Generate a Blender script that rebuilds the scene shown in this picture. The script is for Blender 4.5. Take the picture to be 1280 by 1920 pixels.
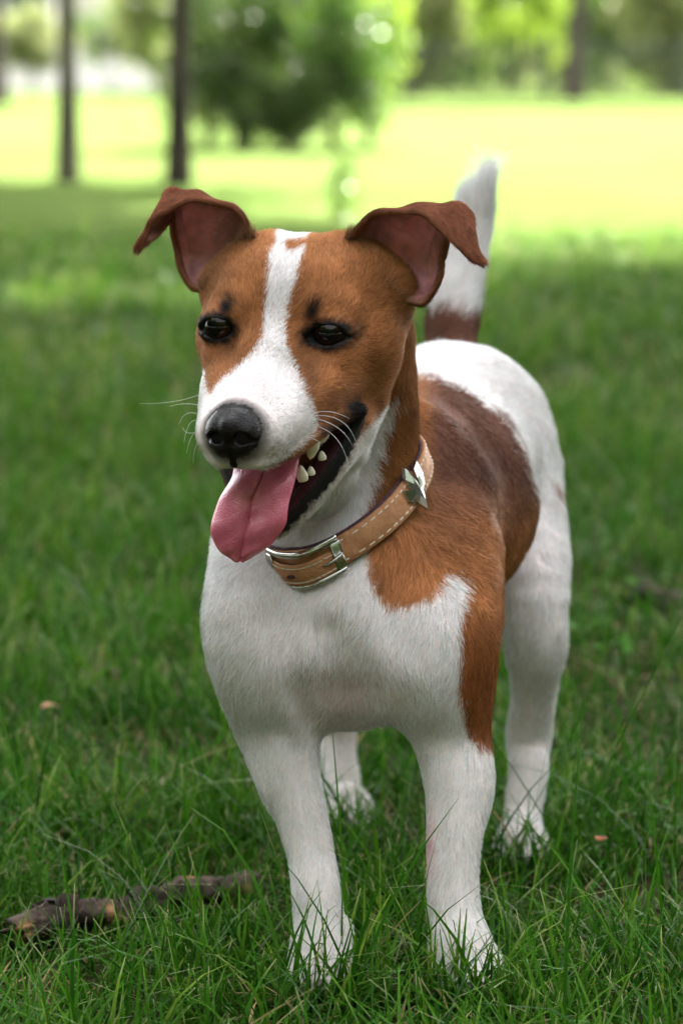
import bpy, bmesh, math, random
import numpy as np
from mathutils import Vector, Matrix, noise as mnoise

for o in list(bpy.data.objects):
    bpy.data.objects.remove(o)
scene = bpy.context.scene
COL = scene.collection

# ---------------------------------------------------------------- camera
CAM_H, PITCH, FPX = 0.581, math.radians(7.37), 6500.0
cam = bpy.data.cameras.new('camera')
cam.sensor_fit = 'VERTICAL'
cam.sensor_height = 36.0
cam.lens = 36.0 * FPX / 1920.0
cam.clip_start, cam.clip_end = 0.05, 2000
cam.dof.use_dof = True
cam.dof.focus_distance = 2.125
cam.dof.aperture_fstop = cam.lens / 1000.0 / 0.0150
cam_ob = bpy.data.objects.new('camera', cam)
COL.objects.link(cam_ob)
cam_ob.location = (0, 0, CAM_H)
cam_ob.rotation_euler = (math.radians(90) - PITCH, 0, 0)
scene.camera = cam_ob

# ---------------------------------------------------------------- world, sun, exposure
SUN_EL, SUN_AZ = math.radians(42), math.radians(14)   # azimuth from +Y (ahead of the camera) towards +X
world = bpy.data.worlds.new('World')
scene.world = world
world.use_nodes = True
wn = world.node_tree
sky = wn.nodes.new('ShaderNodeTexSky')
sky.sky_type = 'NISHITA'
sky.sun_disc = False
sky.sun_elevation = SUN_EL
sky.sun_rotation = SUN_AZ
sky.air_density, sky.dust_density, sky.ozone_density = 1.0, 3.0, 0.4
hs = wn.nodes.new('ShaderNodeHueSaturation')
hs.inputs['Saturation'].default_value = 0.18
bg = wn.nodes['Background']
bg.inputs['Strength'].default_value = 0.15
wn.links.new(sky.outputs[0], hs.inputs['Color'])
wn.links.new(hs.outputs[0], bg.inputs['Color'])
sun = bpy.data.lights.new('sun', 'SUN')
sun.energy = 3.7
sun.angle = math.radians(0.53)
sun.color = (1.0, 0.95, 0.86)
sun_ob = bpy.data.objects.new('sun', sun)
COL.objects.link(sun_ob)
SUN_DIR = Vector((math.cos(SUN_EL) * math.sin(SUN_AZ), math.cos(SUN_EL) * math.cos(SUN_AZ), math.sin(SUN_EL)))
sun_ob.rotation_euler = SUN_DIR.to_track_quat('Z', 'Y').to_euler()
sun_ob.location = (4, 10, 12)

vs = scene.view_settings
vs.view_transform = 'Standard'
vs.look = 'None'
vs.gamma = 1.0
vs.use_curve_mapping = False
vs.exposure = 3.35

scene.render.engine = 'CYCLES'
cy = scene.cycles
cy.use_denoising = True
cy.max_bounces = 5
cy.diffuse_bounces = 3
cy.glossy_bounces = 2
cy.transmission_bounces = 3
cy.transparent_max_bounces = 4
cy.use_adaptive_sampling = True
cy.adaptive_threshold = 0.02
cy.sample_clamp_indirect = 6.0
cy.caustics_reflective = cy.caustics_refractive = False

# ---------------------------------------------------------------- helpers
CP, SP = math.cos(PITCH), math.sin(PITCH)
def at(px, py, d):
    """a point d metres along the view axis, seen at this place of the 1280 x 1920 frame"""
    u, v = (px - 640.0) / FPX * d, -(py - 960.0) / FPX * d
    return np.array((u, d * CP + v * SP, CAM_H + v * CP - d * SP))
def px_of(P):
    """frame position and depth of points (n,3)"""
    x, y, z = P[:, 0], P[:, 1], P[:, 2] - CAM_H
    d = y * CP - z * SP
    v = y * SP + z * CP
    return 640 + FPX * x / d, 960 - FPX * v / d, d

def tag(o, label=None, cat=None, group=None, kind=None):
    for k, v in (('label', label), ('category', cat), ('group', group), ('kind', kind)):
        if v: o[k] = v
    return o
def link(name, data, parent=None):
    o = bpy.data.objects.new(name, data)
    COL.objects.link(o)
    if parent is not None: o.parent = parent
    return o
def empty(name, loc=(0, 0, 0)):
    o = bpy.data.objects.new(name, None)
    o.location = loc
    COL.objects.link(o)
    return o
def mesh_np(name, V, F, mat=None, smooth=True):
    """V (n,3); F (m,3) or (m,4)"""
    V = np.ascontiguousarray(V, dtype=np.float32); F = np.ascontiguousarray(F, dtype=np.int32)
    me = bpy.data.meshes.new(name)
    me.vertices.add(len(V)); me.vertices.foreach_set('co', V.ravel())
    k = F.shape[1]
    me.loops.add(F.size); me.loops.foreach_set('vertex_index', F.ravel())
    me.polygons.add(len(F))
    me.polygons.foreach_set('loop_start', np.arange(0, F.size, k, dtype=np.int32))
    me.update(calc_edges=True)
    me.polygons.foreach_set('use_smooth', np.full(len(F), smooth))
    me.validate()
    if mat: me.materials.append(mat)
    return me
def color_attr(me, name, C):
    a = me.attributes.new(name, 'FLOAT_COLOR', 'POINT')
    c = np.ones((len(C), 4), np.float32); c[:, :C.shape[1]] = C
    a.data.foreach_set('color', c.ravel())

def new_mat(name):
    m = bpy.data.materials.new(name)
    m.use_nodes = True
    return m, m.node_tree, m.node_tree.nodes['Principled BSDF']
def N(nt, t, **kw):
    n = nt.nodes.new(t)
    for k, v in kw.items():
        if k in n.inputs: n.inputs[k].default_value = v
        else: setattr(n, k, v)
    return n
def ramp(nt, stops, interp='LINEAR'):
    r = nt.nodes.new('ShaderNodeValToRGB')
    r.color_ramp.interpolation = interp
    el = r.color_ramp.elements
    while len(el) < len(stops): el.new(0.5)
    for e, (p, c) in zip(el, stops):
        e.position = p; e.color = (*c, 1)
    return r
def noise_mat(name, stops, scale=20, rough=0.7, bump=0.0, detail=6, spec=0.3, coord='Object', stretch=None):
    m, nt, b = new_mat(name)
    tc = N(nt, 'ShaderNodeTexCoord')
    no = N(nt, 'ShaderNodeTexNoise', Scale=scale, Detail=detail)
    if stretch:
        mp = N(nt, 'ShaderNodeMapping'); mp.inputs['Scale'].default_value = stretch
        nt.links.new(tc.outputs[coord], mp.inputs[0]); nt.links.new(mp.outputs[0], no.inputs['Vector'])
    else:
        nt.links.new(tc.outputs[coord], no.inputs['Vector'])
    r = ramp(nt, stops)
    nt.links.new(no.outputs['Fac'], r.inputs[0]); nt.links.new(r.outputs[0], b.inputs['Base Color'])
    b.inputs['Roughness'].default_value = rough
    b.inputs['Specular IOR Level'].default_value = spec
    if bump:
        bp = N(nt, 'ShaderNodeBump', Strength=bump, Distance=0.01)
        nt.links.new(no.outputs['Fac'], bp.inputs['Height']); nt.links.new(bp.outputs[0], b.inputs['Normal'])
    return m
def vnoise(P, s, seed=0):
    """cheap smooth value noise for points (n,3), 0..1"""
    Q = P * s + seed * 17.31
    i = np.floor(Q).astype(np.int64); f = Q - i; f = f * f * (3 - 2 * f)
    def h(a, b, c):
        n = (a * 73856093) ^ (b * 19349663) ^ (c * 83492791) ^ (seed * 2654435)
        n = (n ^ (n >> 13)) * 1274126177 & 0xffffffff
        n = n ^ (n >> 16)
        return (n & 0xffff) / 65535.0
    r = 0
    for a in (0, 1):
        for b in (0, 1):
            for c in (0, 1):
                w = (f[:, 0] if a else 1 - f[:, 0]) * (f[:, 1] if b else 1 - f[:, 1]) * (f[:, 2] if c else 1 - f[:, 2])
                r = r + w * h(i[:, 0] + a, i[:, 1] + b, i[:, 2] + c)
    return r
# ================================================================ ground
def ground_material():
    m, nt, b = new_mat('lawn_soil')
    tc = N(nt, 'ShaderNodeTexCoord')
    n1 = N(nt, 'ShaderNodeTexNoise', Scale=1.3, Detail=6); n2 = N(nt, 'ShaderNodeTexNoise', Scale=45, Detail=8); n3 = N(nt, 'ShaderNodeTexNoise', Scale=.35, Detail=3)
    for n in (n1, n2, n3): nt.links.new(tc.outputs['Object'], n.inputs['Vector'])
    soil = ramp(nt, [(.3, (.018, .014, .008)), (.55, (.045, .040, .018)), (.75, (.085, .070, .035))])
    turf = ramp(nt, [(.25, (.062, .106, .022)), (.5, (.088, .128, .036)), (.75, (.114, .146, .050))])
    nt.links.new(n2.outputs['Fac'], soil.inputs[0])
    ad = N(nt, 'ShaderNodeMath', operation='ADD'); sc = N(nt, 'ShaderNodeMath', operation='MULTIPLY'); sc.inputs[1].default_value = .5
    nt.links.new(n1.outputs['Fac'], ad.inputs[0]); nt.links.new(n3.outputs['Fac'], ad.inputs[1]); nt.links.new(ad.outputs[0], sc.inputs[0])
    nt.links.new(sc.outputs[0], turf.inputs[0])
    # blades stand on soil near by; farther off the turf closes to one sheet
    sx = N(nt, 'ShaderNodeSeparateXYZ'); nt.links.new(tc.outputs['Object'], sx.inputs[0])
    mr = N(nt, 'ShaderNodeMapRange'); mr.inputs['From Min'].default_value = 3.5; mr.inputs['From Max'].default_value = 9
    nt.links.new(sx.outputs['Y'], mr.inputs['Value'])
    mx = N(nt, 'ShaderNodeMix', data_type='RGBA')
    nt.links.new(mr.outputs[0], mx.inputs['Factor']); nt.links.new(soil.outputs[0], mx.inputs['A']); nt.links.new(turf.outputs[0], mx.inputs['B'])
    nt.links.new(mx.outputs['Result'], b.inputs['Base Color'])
    b.inputs['Roughness'].default_value = 1.0; b.inputs['Specular IOR Level'].default_value = 0
    bp = N(nt, 'ShaderNodeBump', Strength=.7, Distance=.02)
    nt.links.new(n2.outputs['Fac'], bp.inputs['Height']); nt.links.new(bp.outputs[0], b.inputs['Normal'])
    return m
def build_ground():
    gx = np.concatenate([np.linspace(-400, -6, 12), np.linspace(-5, 5, 81), np.linspace(6, 400, 12)])
    gy = np.concatenate([np.linspace(-300, 0, 8), np.linspace(.5, 12, 93), np.linspace(14, 90, 30), np.linspace(110, 600, 8)])
    X, Y = np.meshgrid(gx, gy, indexing='ij')
    P = np.stack([X.ravel(), Y.ravel(), np.zeros(X.size)], 1)
    P[:, 2] = (vnoise(P, 3.1, 31) - .5) * .012 * (np.abs(P[:, 0]) < 5) * (P[:, 1] < 12) - .004
    I = np.arange(X.size).reshape(X.shape)
    F = np.stack([I[:-1, :-1], I[1:, :-1], I[1:, 1:], I[:-1, 1:]], -1).reshape(-1, 4)
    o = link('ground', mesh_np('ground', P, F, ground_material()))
    o['kind'] = 'structure'
build_ground()

# ================================================================ grass
def grass_material():
    m, nt, b = new_mat('grass_blade')
    a = N(nt, 'ShaderNodeAttribute', attribute_name='tint')
    nt.links.new(a.outputs['Color'], b.inputs['Base Color'])
    b.inputs['Roughness'].default_value = .5; b.inputs['Specular IOR Level'].default_value = .06
    tr = N(nt, 'ShaderNodeBsdfTranslucent'); nt.links.new(a.outputs['Color'], tr.inputs['Color'])
    mx = N(nt, 'ShaderNodeMixShader'); mx.inputs[0].default_value = .35
    out = nt.nodes['Material Output']
    nt.links.new(b.outputs[0], mx.inputs[1]); nt.links.new(tr.outputs[0], mx.inputs[2]); nt.links.new(mx.outputs[0], out.inputs['Surface'])
    return m
M_GRASS = grass_material()
grng = np.random.default_rng(3)
SOIL = at(1175, 1112, 3.85)
def on_ground(px, py, z=.012):
    d = (CAM_H - z) / ((py - 960) / FPX * CP + SP); return at(px, py, d)
PAWS = [at(604, 1845, 2.197), at(604, 1845, 2.197), at(874, 1850, 2.19), at(874, 1850, 2.19), at(976, 1625, 2.53), at(976, 1625, 2.53), at(650, 1565, 2.65), at(650, 1565, 2.65), at(650, 1565, 2.65)]
STICK = [on_ground(a, b, .017) for a, b in ((22, 1744), (80, 1727), (170, 1704), (260, 1684), (370, 1662), (490, 1645))]
def grass_patch(y0, y1, half0, half1, dens, h, w, rows, sunny=0.0, spots=None):
    """blades as bent tapering strips; returns verts, quads, colours"""
    rng = grng
    area = (half0 + half1) * (y1 - y0); n = int(area * dens)
    u = rng.random(n); 
    # trapezoid: more room farther off
    a, b = half0, half1
    t = (np.sqrt(a * a + u * (b * b - a * a)) - a) / (b - a) if b != a else u
    y = y0 + (y1 - y0) * t; x = rng.uniform(-1, 1, n) * (a + (b - a) * t)
    if spots is not None:                               # tufts standing round the paws
        k_ = rng.integers(0, len(spots), 720); n = 720
        x = np.array([s_[0] for s_ in spots])[k_] + rng.normal(0, .024, n); y = np.array([s_[1] for s_ in spots])[k_] - .030 - np.abs(rng.normal(0, .016, n))
    P = np.stack([x, y, np.zeros(n)], 1)
    cl = vnoise(P, 9, 41) * .6 + vnoise(P, 2.3, 42) * .4
    keep = rng.random(n) < np.clip((cl - .18) * 3.0, .30, 1)
    bare = np.exp(-((x - SOIL[0] - .05) / .26) ** 2 - ((y - SOIL[1]) / .10) ** 2)
    keep &= rng.random(n) > bare * .93
    P, cl, bare = P[keep], cl[keep], bare[keep]; n = len(P)
    sd = np.full(n, 9.0)                                # the fallen stick presses the blades down
    for q0, q1 in zip(STICK[:-1], STICK[1:]):
        ab = q1[:2] - q0[:2]; tt_ = np.clip(((P[:, :2] - q0[:2]) @ ab) / (ab @ ab), 0, 1)
        e_ = P[:, :2] - q0[:2] - tt_[:, None] * ab; e_[:, 1] = np.where(e_[:, 1] < 0, e_[:, 1] * .45, e_[:, 1])
        sd = np.minimum(sd, np.linalg.norm(e_, axis=1))
    press = np.exp(-(sd / .028) ** 2)
    H = h * np.exp(rng.normal(-.08, .38, n)) * (.62 + .75 * cl) * (1 - .5 * bare) * (1 - .58 * press)
    long_ = rng.random(n) < .055; H[long_] *= 1.85
    dry = rng.random(n) < np.where(cl < .45, .15, .06)
    # leave the blades short right at the paws so that they meet them without covering them
    W = w * rng.uniform(.55, 1.35, n)
    az = rng.uniform(0, 2 * math.pi, n) ; lean = np.abs(rng.normal(.25, .38, n)); lean[dry] += .6; flat_ = rng.random(n) < .16; lean[flat_] += .7
    bend = np.abs(rng.normal(.35, .35, n))
    d = np.stack([np.cos(az), np.sin(az), np.zeros(n)], 1)
    fa = az + math.pi / 2 + rng.normal(0, .6, n); wd = np.stack([np.cos(fa), np.sin(fa), np.zeros(n)], 1)
    V = np.empty((n, rows, 2, 3)); C = np.empty((n, rows, 2, 3))
    gpal = np.array([(.013, .064, .004), (.034, .126, .006), (.068, .178, .011), (.155, .240, .022)])
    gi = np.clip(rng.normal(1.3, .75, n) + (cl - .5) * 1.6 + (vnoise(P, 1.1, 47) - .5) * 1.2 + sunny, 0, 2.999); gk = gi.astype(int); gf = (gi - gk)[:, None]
    base = gpal[gk] * (1 - gf) + gpal[gk + 1] * gf
    base[dry] = np.array((.30, .22, .10)) * rng.uniform(.5, 1.2, (dry.sum(), 1))
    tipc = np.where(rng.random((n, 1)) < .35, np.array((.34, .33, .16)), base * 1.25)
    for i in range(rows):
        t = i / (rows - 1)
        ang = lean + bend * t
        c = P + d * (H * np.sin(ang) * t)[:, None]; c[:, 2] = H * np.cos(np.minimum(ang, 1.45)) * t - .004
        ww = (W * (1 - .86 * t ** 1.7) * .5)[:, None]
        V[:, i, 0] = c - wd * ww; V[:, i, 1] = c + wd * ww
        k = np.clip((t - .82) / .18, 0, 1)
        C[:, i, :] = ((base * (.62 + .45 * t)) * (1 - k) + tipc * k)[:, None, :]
    I = np.arange(n * rows * 2).reshape(n, rows, 2)
    F = np.stack([I[:, :-1, 0], I[:, :-1, 1], I[:, 1:, 1], I[:, 1:, 0]], -1).reshape(-1, 4)
    return V.reshape(-1, 3), F, C.reshape(-1, 3)
def weeds(n):
    """small rounded broad leaves in loose clumps among the blades"""
    rng = grng; k = 70
    cy_ = 2.55 + 2.4 * rng.random(k); cx_ = rng.uniform(-1, 1, k) * (.25 + .14 * cy_)
    g = rng.integers(0, k, n); P = np.stack([cx_[g] + rng.normal(0, .022, n), cy_[g] + rng.normal(0, .022, n), rng.uniform(.008, .030, n)], 1)
    a = rng.uniform(0, 2 * math.pi, n); L = rng.uniform(.003, .0065, n)[:, None]
    d = np.stack([np.cos(a), np.sin(a), rng.normal(.1, .3, n)], 1); s = np.stack([-np.sin(a), np.cos(a), rng.normal(0, .3, n)], 1)
    ring = [(-1, 0), (-.5, -.8), (.5, -.85), (1, 0), (.5, .85), (-.5, .8)]
    V = np.stack([P + d * L * u + s * L * v for u, v in ring], 1)
    I = np.arange(n * 6).reshape(n, 6)
    F = np.concatenate([I[:, [0, 1, 2, 3]], I[:, [0, 3, 4, 5]]])
    C = np.repeat(np.array((.055, .145, .022)) * rng.uniform(.6, 1.5, (n, 1)), 6, 0)
    return V.reshape(-1, 3), F, C
def join(parts):
    V, F, C, o = [], [], [], 0
    for v, f, c in parts:
        V.append(v); F.append(f + o); C.append(c); o += len(v)
    return np.concatenate(V), np.concatenate(F), np.concatenate(C)
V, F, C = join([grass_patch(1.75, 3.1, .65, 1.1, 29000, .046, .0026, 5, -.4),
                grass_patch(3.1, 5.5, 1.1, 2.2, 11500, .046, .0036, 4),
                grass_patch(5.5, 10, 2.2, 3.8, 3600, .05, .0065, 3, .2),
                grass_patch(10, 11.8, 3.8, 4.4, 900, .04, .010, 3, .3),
                grass_patch(1, 2, 1, 1.01, 10, .058, .0028, 5, .1, PAWS), weeds(1500)])
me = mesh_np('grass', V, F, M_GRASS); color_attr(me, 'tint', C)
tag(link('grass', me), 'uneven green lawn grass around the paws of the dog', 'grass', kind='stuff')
print('grass quads', len(F))

# ================================================================ trees and shrubs
def bark_material(name, a, b_):
    return noise_mat(name, [(.3, a), (.7, b_)], 14, .9, .6, 8, .15, stretch=(1, 1, .25))
M_BARK = bark_material('bark', (.020, .016, .013), (.060, .048, .038))
M_BARK_PALE = bark_material('pale_bark', (.045, .040, .028), (.12, .11, .075))
def leaf_material(name, c0, c1, c2, trans=.4):
    m, nt, b = new_mat(name)
    a = N(nt, 'ShaderNodeAttribute', attribute_name='tint')
    r = ramp(nt, [(0, c0), (.5, c1), (1, c2)])
    nt.links.new(a.outputs['Fac'], r.inputs[0]); nt.links.new(r.outputs[0], b.inputs['Base Color'])
    b.inputs['Roughness'].default_value = .3; b.inputs['Specular IOR Level'].default_value = .5
    tr = N(nt, 'ShaderNodeBsdfTranslucent'); nt.links.new(r.outputs[0], tr.inputs['Color'])
    mx = N(nt, 'ShaderNodeMixShader'); mx.inputs[0].default_value = trans
    nt.links.new(b.outputs[0], mx.inputs[1]); nt.links.new(tr.outputs[0], mx.inputs[2]); nt.links.new(mx.outputs[0], nt.nodes['Material Output'].inputs['Surface'])
    return m
M_LEAF = leaf_material('tree_leaf', (.024, .060, .008), (.060, .125, .014), (.120, .190, .026), .5)
M_LEAF_DARK = leaf_material('dark_leaf', (.014, .032, .005), (.042, .080, .010), (.110, .165, .022), .5)
M_LEAF_LIME = leaf_material('lime_leaf', (.090, .150, .014), (.190, .290, .028), (.320, .420, .060), .6)
M_LEAF_OLIVE = leaf_material('olive_leaf', (.085, .105, .028), (.170, .200, .060), (.280, .310, .120), .6)
def foliage_mesh(name, n, rad, leaf, mat, seed, clumps=40, hollow=.55, spread=.17):
    """n folded leaves in clumps through an ellipsoid of radii rad about the origin"""
    rng = np.random.default_rng(seed); rad = np.array(rad, float)
    g = rng.normal(size=(clumps, 3)); g /= np.linalg.norm(g, axis=1, keepdims=True)
    cc = g * (hollow + (1 - hollow) * rng.random((clumps, 1)) ** .6) * .86
    k = rng.integers(0, clumps, n)
    q = rng.normal(size=(n, 3)) * spread * rng.uniform(.7, 1.3, (clumps, 1))[k]
    P = (cc[k] + q) * rad
    L = leaf * rng.uniform(.6, 1.3, n)[:, None]
    a = rng.normal(size=(n, 3)); a[:, 2] -= .3; a /= np.linalg.norm(a, axis=1, keepdims=True)
    b = np.cross(a, rng.normal(size=(n, 3))); b /= np.linalg.norm(b, axis=1, keepdims=True)
    nn = np.cross(a, b)
    V = np.stack([P, P + a * L * .5 + b * L * .32 + nn * L * .1, P + a * L, P + a * L * .5 - b * L * .32 + nn * L * .1], 1)
    F = np.arange(n * 4).reshape(n, 4)
    me = mesh_np(name, V.reshape(-1, 3), F, mat, smooth=False)
    t = np.clip(rng.normal(.5, .22, n) + .15 * rng.normal(size=clumps)[k], 0, 1)
    at_ = me.attributes.new('tint', 'FLOAT', 'POINT'); at_.data.foreach_set('value', np.repeat(t, 4).astype(np.float32))
    return me
def limb_mesh(name, h, r, mat, seed, spread, z_limb, ns=10, limbs=7):
    """tapered, slightly crooked trunk with limbs, one mesh"""
    rng = np.random.default_rng(seed); Vs, Fs, o = [], [], 0
    t = np.linspace(0, 1, 12)
    wob = np.cumsum(rng.normal(0, r * .25, (12, 2)), 0); wob -= wob[0]
    P = np.stack([wob[:, 0], wob[:, 1], t * h - .05], 1)
    lines = [(P, r * (1.25 - .95 * t) + r * .5 * np.exp(-t * 30))]
    for i in range(limbs):
        k = z_limb + (1 - z_limb) * (i + .5) / limbs; b = P[int(k * 11)]
        az = i * 2.4 + rng.random(); l = spread * rng.uniform(.6, 1.0)
        s = np.linspace(0, 1, 7)[:, None]
        Q = b + np.array((math.cos(az), math.sin(az), 0)) * s * l + np.array((0, 0, 1)) * (s * l * .6) + rng.normal(0, .03, (7, 3)) * s * l
        lines.append((Q, r * (1.1 - .8 * k) * .55 * (1 - .85 * s[:, 0])))
    for Q, rr in lines:
        n = len(Q); a = np.linspace(0, 2 * math.pi, ns, endpoint=False)
        T = np.gradient(Q, axis=0); T /= np.linalg.norm(T, axis=1, keepdims=True)
        U = np.cross(T, (.9, .1, .3)); U /= np.linalg.norm(U, axis=1, keepdims=True); W = np.cross(T, U)
        rj = rr[:, None] * (1 + .08 * rng.normal(size=(n, ns)))
        V = Q[:, None] + rj[..., None] * (U[:, None] * np.cos(a)[None, :, None] + W[:, None] * np.sin(a)[None, :, None])
        I = np.arange(n * ns).reshape(n, ns) + o
        F = np.stack([I[:-1], np.roll(I[:-1], -1, 1), np.roll(I[1:], -1, 1), I[1:]], -1).reshape(-1, 4)
        Vs.append(V.reshape(-1, 3)); Fs.append(F); o += n * ns
    return mesh_np(name, np.concatenate(Vs), np.concatenate(Fs), mat)
CROWN = foliage_mesh('crown', 17000, (.9, .9, .56), .105, M_LEAF, 5, 110, .1)     # shared by the shade trees, scaled per tree
def tree(name, label, cat, x, y, h, r, crown_c, crown_r, bark, seed, group=None, crown=None, zl=.55, rot=0, tall=1.0):
    root = empty(name, (x, y, 0)); tag(root, label, cat, group)
    link('trunk', limb_mesh('trunk', h, r, bark, seed, crown_r * .75, zl), root)
    c = link('crown', crown or CROWN, root); c.location = crown_c; c.scale = (crown_r, crown_r, crown_r * tall); c.rotation_euler = (0, 0, rot)
    return root
def gp(px, d):
    p = at(px, 900, d); return p[0], d * CP
SHADE = 'tall shade trees around the near lawn'
x, y = gp(132, 17.4); tree('young_tree', 'slim pale-barked tree trunk at the left end of the shadow edge', 'tree', x, y, 7.0, .038, (-.3, 3.8, 6.0), 2.8, M_BARK_PALE, 11)
x, y = gp(338, 16.9); tree('young_tree', 'slim dark tree trunk rising behind the folded ear on the left', 'tree', x, y, 7.0, .040, (.4, 1.0, 6.2), 2.5, M_BARK, 12, rot=1.3)
for i, (x, y, cx, cy_, cz, cr) in enumerate([(-3.4, 24.6, -3.3, 25.0, 6.0, 2.7), (-5.5, 17.5, -5.5, 17.5, 6.2, 3.2), (4.1, 13.6, 4.3, 13.6, 5.6, 2.8), (2.4, 11.6, 1.3, 11.3, 6.2, 3.2), (-2.4, 12.2, -1.6, 12.0, 6.2, 3.4),
                                   (5.0, 10.2, 5.0, 10.2, 6.0, 3.2), (-5.2, 12.0, -5.2, 12.0, 6.0, 3.2), (1.7, 8.4, .9, 8.6, 5.6, 3.2), (-2.5, 8.0, -2.3, 8.2, 5.6, 3.2), (3.9, 7.0, 3.9, 7.0, 5.6, 2.9)]):
    tree('shade_tree', 'broad leafy tree with its crown spread over the near lawn', 'tree', x, y, cz + .8, .11, (cx - x, cy_ - y, cz), cr, M_BARK, 20 + i, SHADE, rot=i * 1.1)
for i, (x, y, cr) in enumerate([(-7.0, -3.0, 4.2), (-3.2, -7.5, 4.4), (1.8, -8.0, 4.2), (6.0, -5.5, 4.4), (8.2, -.6, 4.0), (-9.0, 2.4, 4.2), (9.5, 4.6, 3.8)]):  # unseen trees added to block low sky light, leaving mostly top light
    tree('park_tree', 'unseen leafy tree added round the viewpoint to block low sky light', 'tree', x, y, 6.5, .13, (0, 0, 3.7), cr, M_BARK, 70 + i, 'added light-blocking trees round the viewpoint', rot=i * .9, tall=1.15)
x, y = gp(1070, 56); tree('park_tree', 'dark straight tree trunk standing by the fence at right', 'tree', x, y, 9, .12, (0, 0, 6.8), 3.2, M_BARK, 31)
x, y = gp(2, 50); tree('park_tree', 'dark trunk at the left edge of the picture', 'tree', x, y, 9, .12, (0, 0, 6.8), 3.0, M_BARK, 32)

DARKF = foliage_mesh('foliage', 7000, (1, 1, 1.1), .08, M_LEAF_DARK, 41, 46, .25, .14)
LIMEF = foliage_mesh('foliage', 3000, (1, 1, 1.1), .13, M_LEAF_LIME, 42, 32, .35, .15)
OLIVEF = foliage_mesh('foliage', 5200, (1, 1, 1.0), .13, M_LEAF_OLIVE, 43, 42, .3)
GREENF = foliage_mesh('foliage', 3600, (1, 1, 1.0), .12, M_LEAF, 44, 34, .35, .15)
def shrub(name, label, cat, px, d, cz, r, mesh, seed, group=None, sz=1.0, stem_r=.03):
    x, y = gp(px, d)
    root = empty(name, (x, y, 0)); tag(root, label, cat, group)
    link('stem', limb_mesh('stem', cz + r * .4, stem_r, M_BARK, seed, r * .7, .15, 7, 6), root)
    f = link('foliage', mesh, root); f.location = (0, 0, cz); f.scale = (r, r, r * sz); f.rotation_euler = (0, 0, seed * .7)
    return root
shrub('evergreen_tree', 'dark evergreen with drooping branches behind the head of the dog', 'tree', 455, 24.5, .78, .72, DARKF, 51, sz=1.1, stem_r=.05)
shrub('leafy_bush', 'bright green leafy bush right of the dark evergreen', 'bush', 622, 24.0, .66, .52, GREENF, 52, sz=1.25)
shrub('leafy_bush', 'small lime bush between the evergreen and the sunny lawn', 'bush', 690, 25.0, .80, .34, LIMEF, 53, sz=1.6)
shrub('leafy_bush', 'low dark bush between the evergreen and the green bush', 'bush', 540, 23.6, .34, .34, DARKF, 54, sz=.9)
shrub('leafy_bush', 'loose olive bush at the left side of the dark evergreen', 'bush', 392, 25.2, .62, .26, OLIVEF, 56, sz=1.6)
SAPF = foliage_mesh('foliage', 260, (1, 1, 1.4), .2, M_LEAF, 45, 18, .3)
shrub('sapling', 'thin leafy sapling in the shade above the head of the dog', 'plant', 632, 13.4, .16, .13, SAPF, 55, sz=1.2, stem_r=.006)
for i, (px, d, cz, r, f, sz, lab) in enumerate([
        (70, 64, 1.0, .75, OLIVEF, .8, 'olive shrub in front of the brick house at far left'),
        (215, 66, 1.1, .8, GREENF, .8, 'green shrub in front of the house between the two slim trunks'),
        (300, 60, 1.3, .8, OLIVEF, 1.3, 'olive shrub just left of the slim dark trunk'),
        (400, 66, 1.6, 1.3, GREENF, 1.4, 'tall green shrub behind the slim dark trunk'),
        (545, 70, 1.8, 1.5, GREENF, 1.4, 'tall green shrub hidden behind the dark evergreen'),
        (690, 68, 1.8, 1.4, LIMEF, 1.3, 'lime shrub behind the small lime bush'),
        (790, 63, 1.5, 1.0, OLIVEF, 1.5, 'olive shrub at the left end of the railing'),
        (880, 66, 1.6, 1.1, GREENF, 1.5, 'green shrub behind the railing with lime shrubs on both sides'),
        (965, 61, 1.7, .95, LIMEF, 1.3, 'bright lime shrub behind the railing left of the dark trunk'),
        (1060, 68, 1.8, 1.3, OLIVEF, 1.4, 'olive shrub behind the dark trunk at right'),
        (1150, 64, 1.5, 1.1, GREENF, 1.4, 'green shrub behind the railing right of the dark trunk'),
        (1245, 62, 1.5, 1.1, OLIVEF, 1.5, 'olive shrub behind the railing at the right edge'),
        (1360, 66, 1.8, 1.5, LIMEF, 1.3, 'lime shrub beyond the right edge of the railing'),
        (850, 82, 2.6, 2.6, OLIVEF, 1.2, 'big olive tree behind the shrubs right of centre'),
        (1130, 84, 2.6, 2.7, LIMEF, 1.2, 'big lime tree behind the shrubs at right'),
        (600, 86, 2.6, 2.7, DARKF, 1.2, 'big dark tree behind the shrubs at centre'),
        (330, 90, 2.6, 2.3, OLIVEF, 1.2, 'olive tree right of the brick house')]):
    shrub('far_shrub' if d < 80 else 'far_tree', lab, 'bush' if d < 80 else 'tree', px, d, cz, r, f, 60 + i, None, sz, .03 if d < 80 else .12)

rs_ = np.random.default_rng(77)
for i in range(18):      # the planting goes on to both sides of the view
    a = math.radians((-1 if i % 2 else 1) * (9.5 + (i // 2) * 4.2)); d = rs_.uniform(52, 70)
    x, y = d * math.sin(a), d * math.cos(a); r = rs_.uniform(1.3, 2.4)
    root = empty('far_shrub', (x, y, 0)); tag(root, 'leafy shrub in the belt of planting round the far lawn', 'bush', 'shrubs round the far lawn')
    link('stem', limb_mesh('stem', r, .04, M_BARK, 140 + i, r * .6, .15, 7, 6), root)
    f = link('foliage', (LIMEF, GREENF, OLIVEF)[i % 3], root); f.location = (0, 0, r * 1.0); f.scale = (r * 1.3, r, r * 1.1); f.rotation_euler = (0, 0, i)

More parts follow.
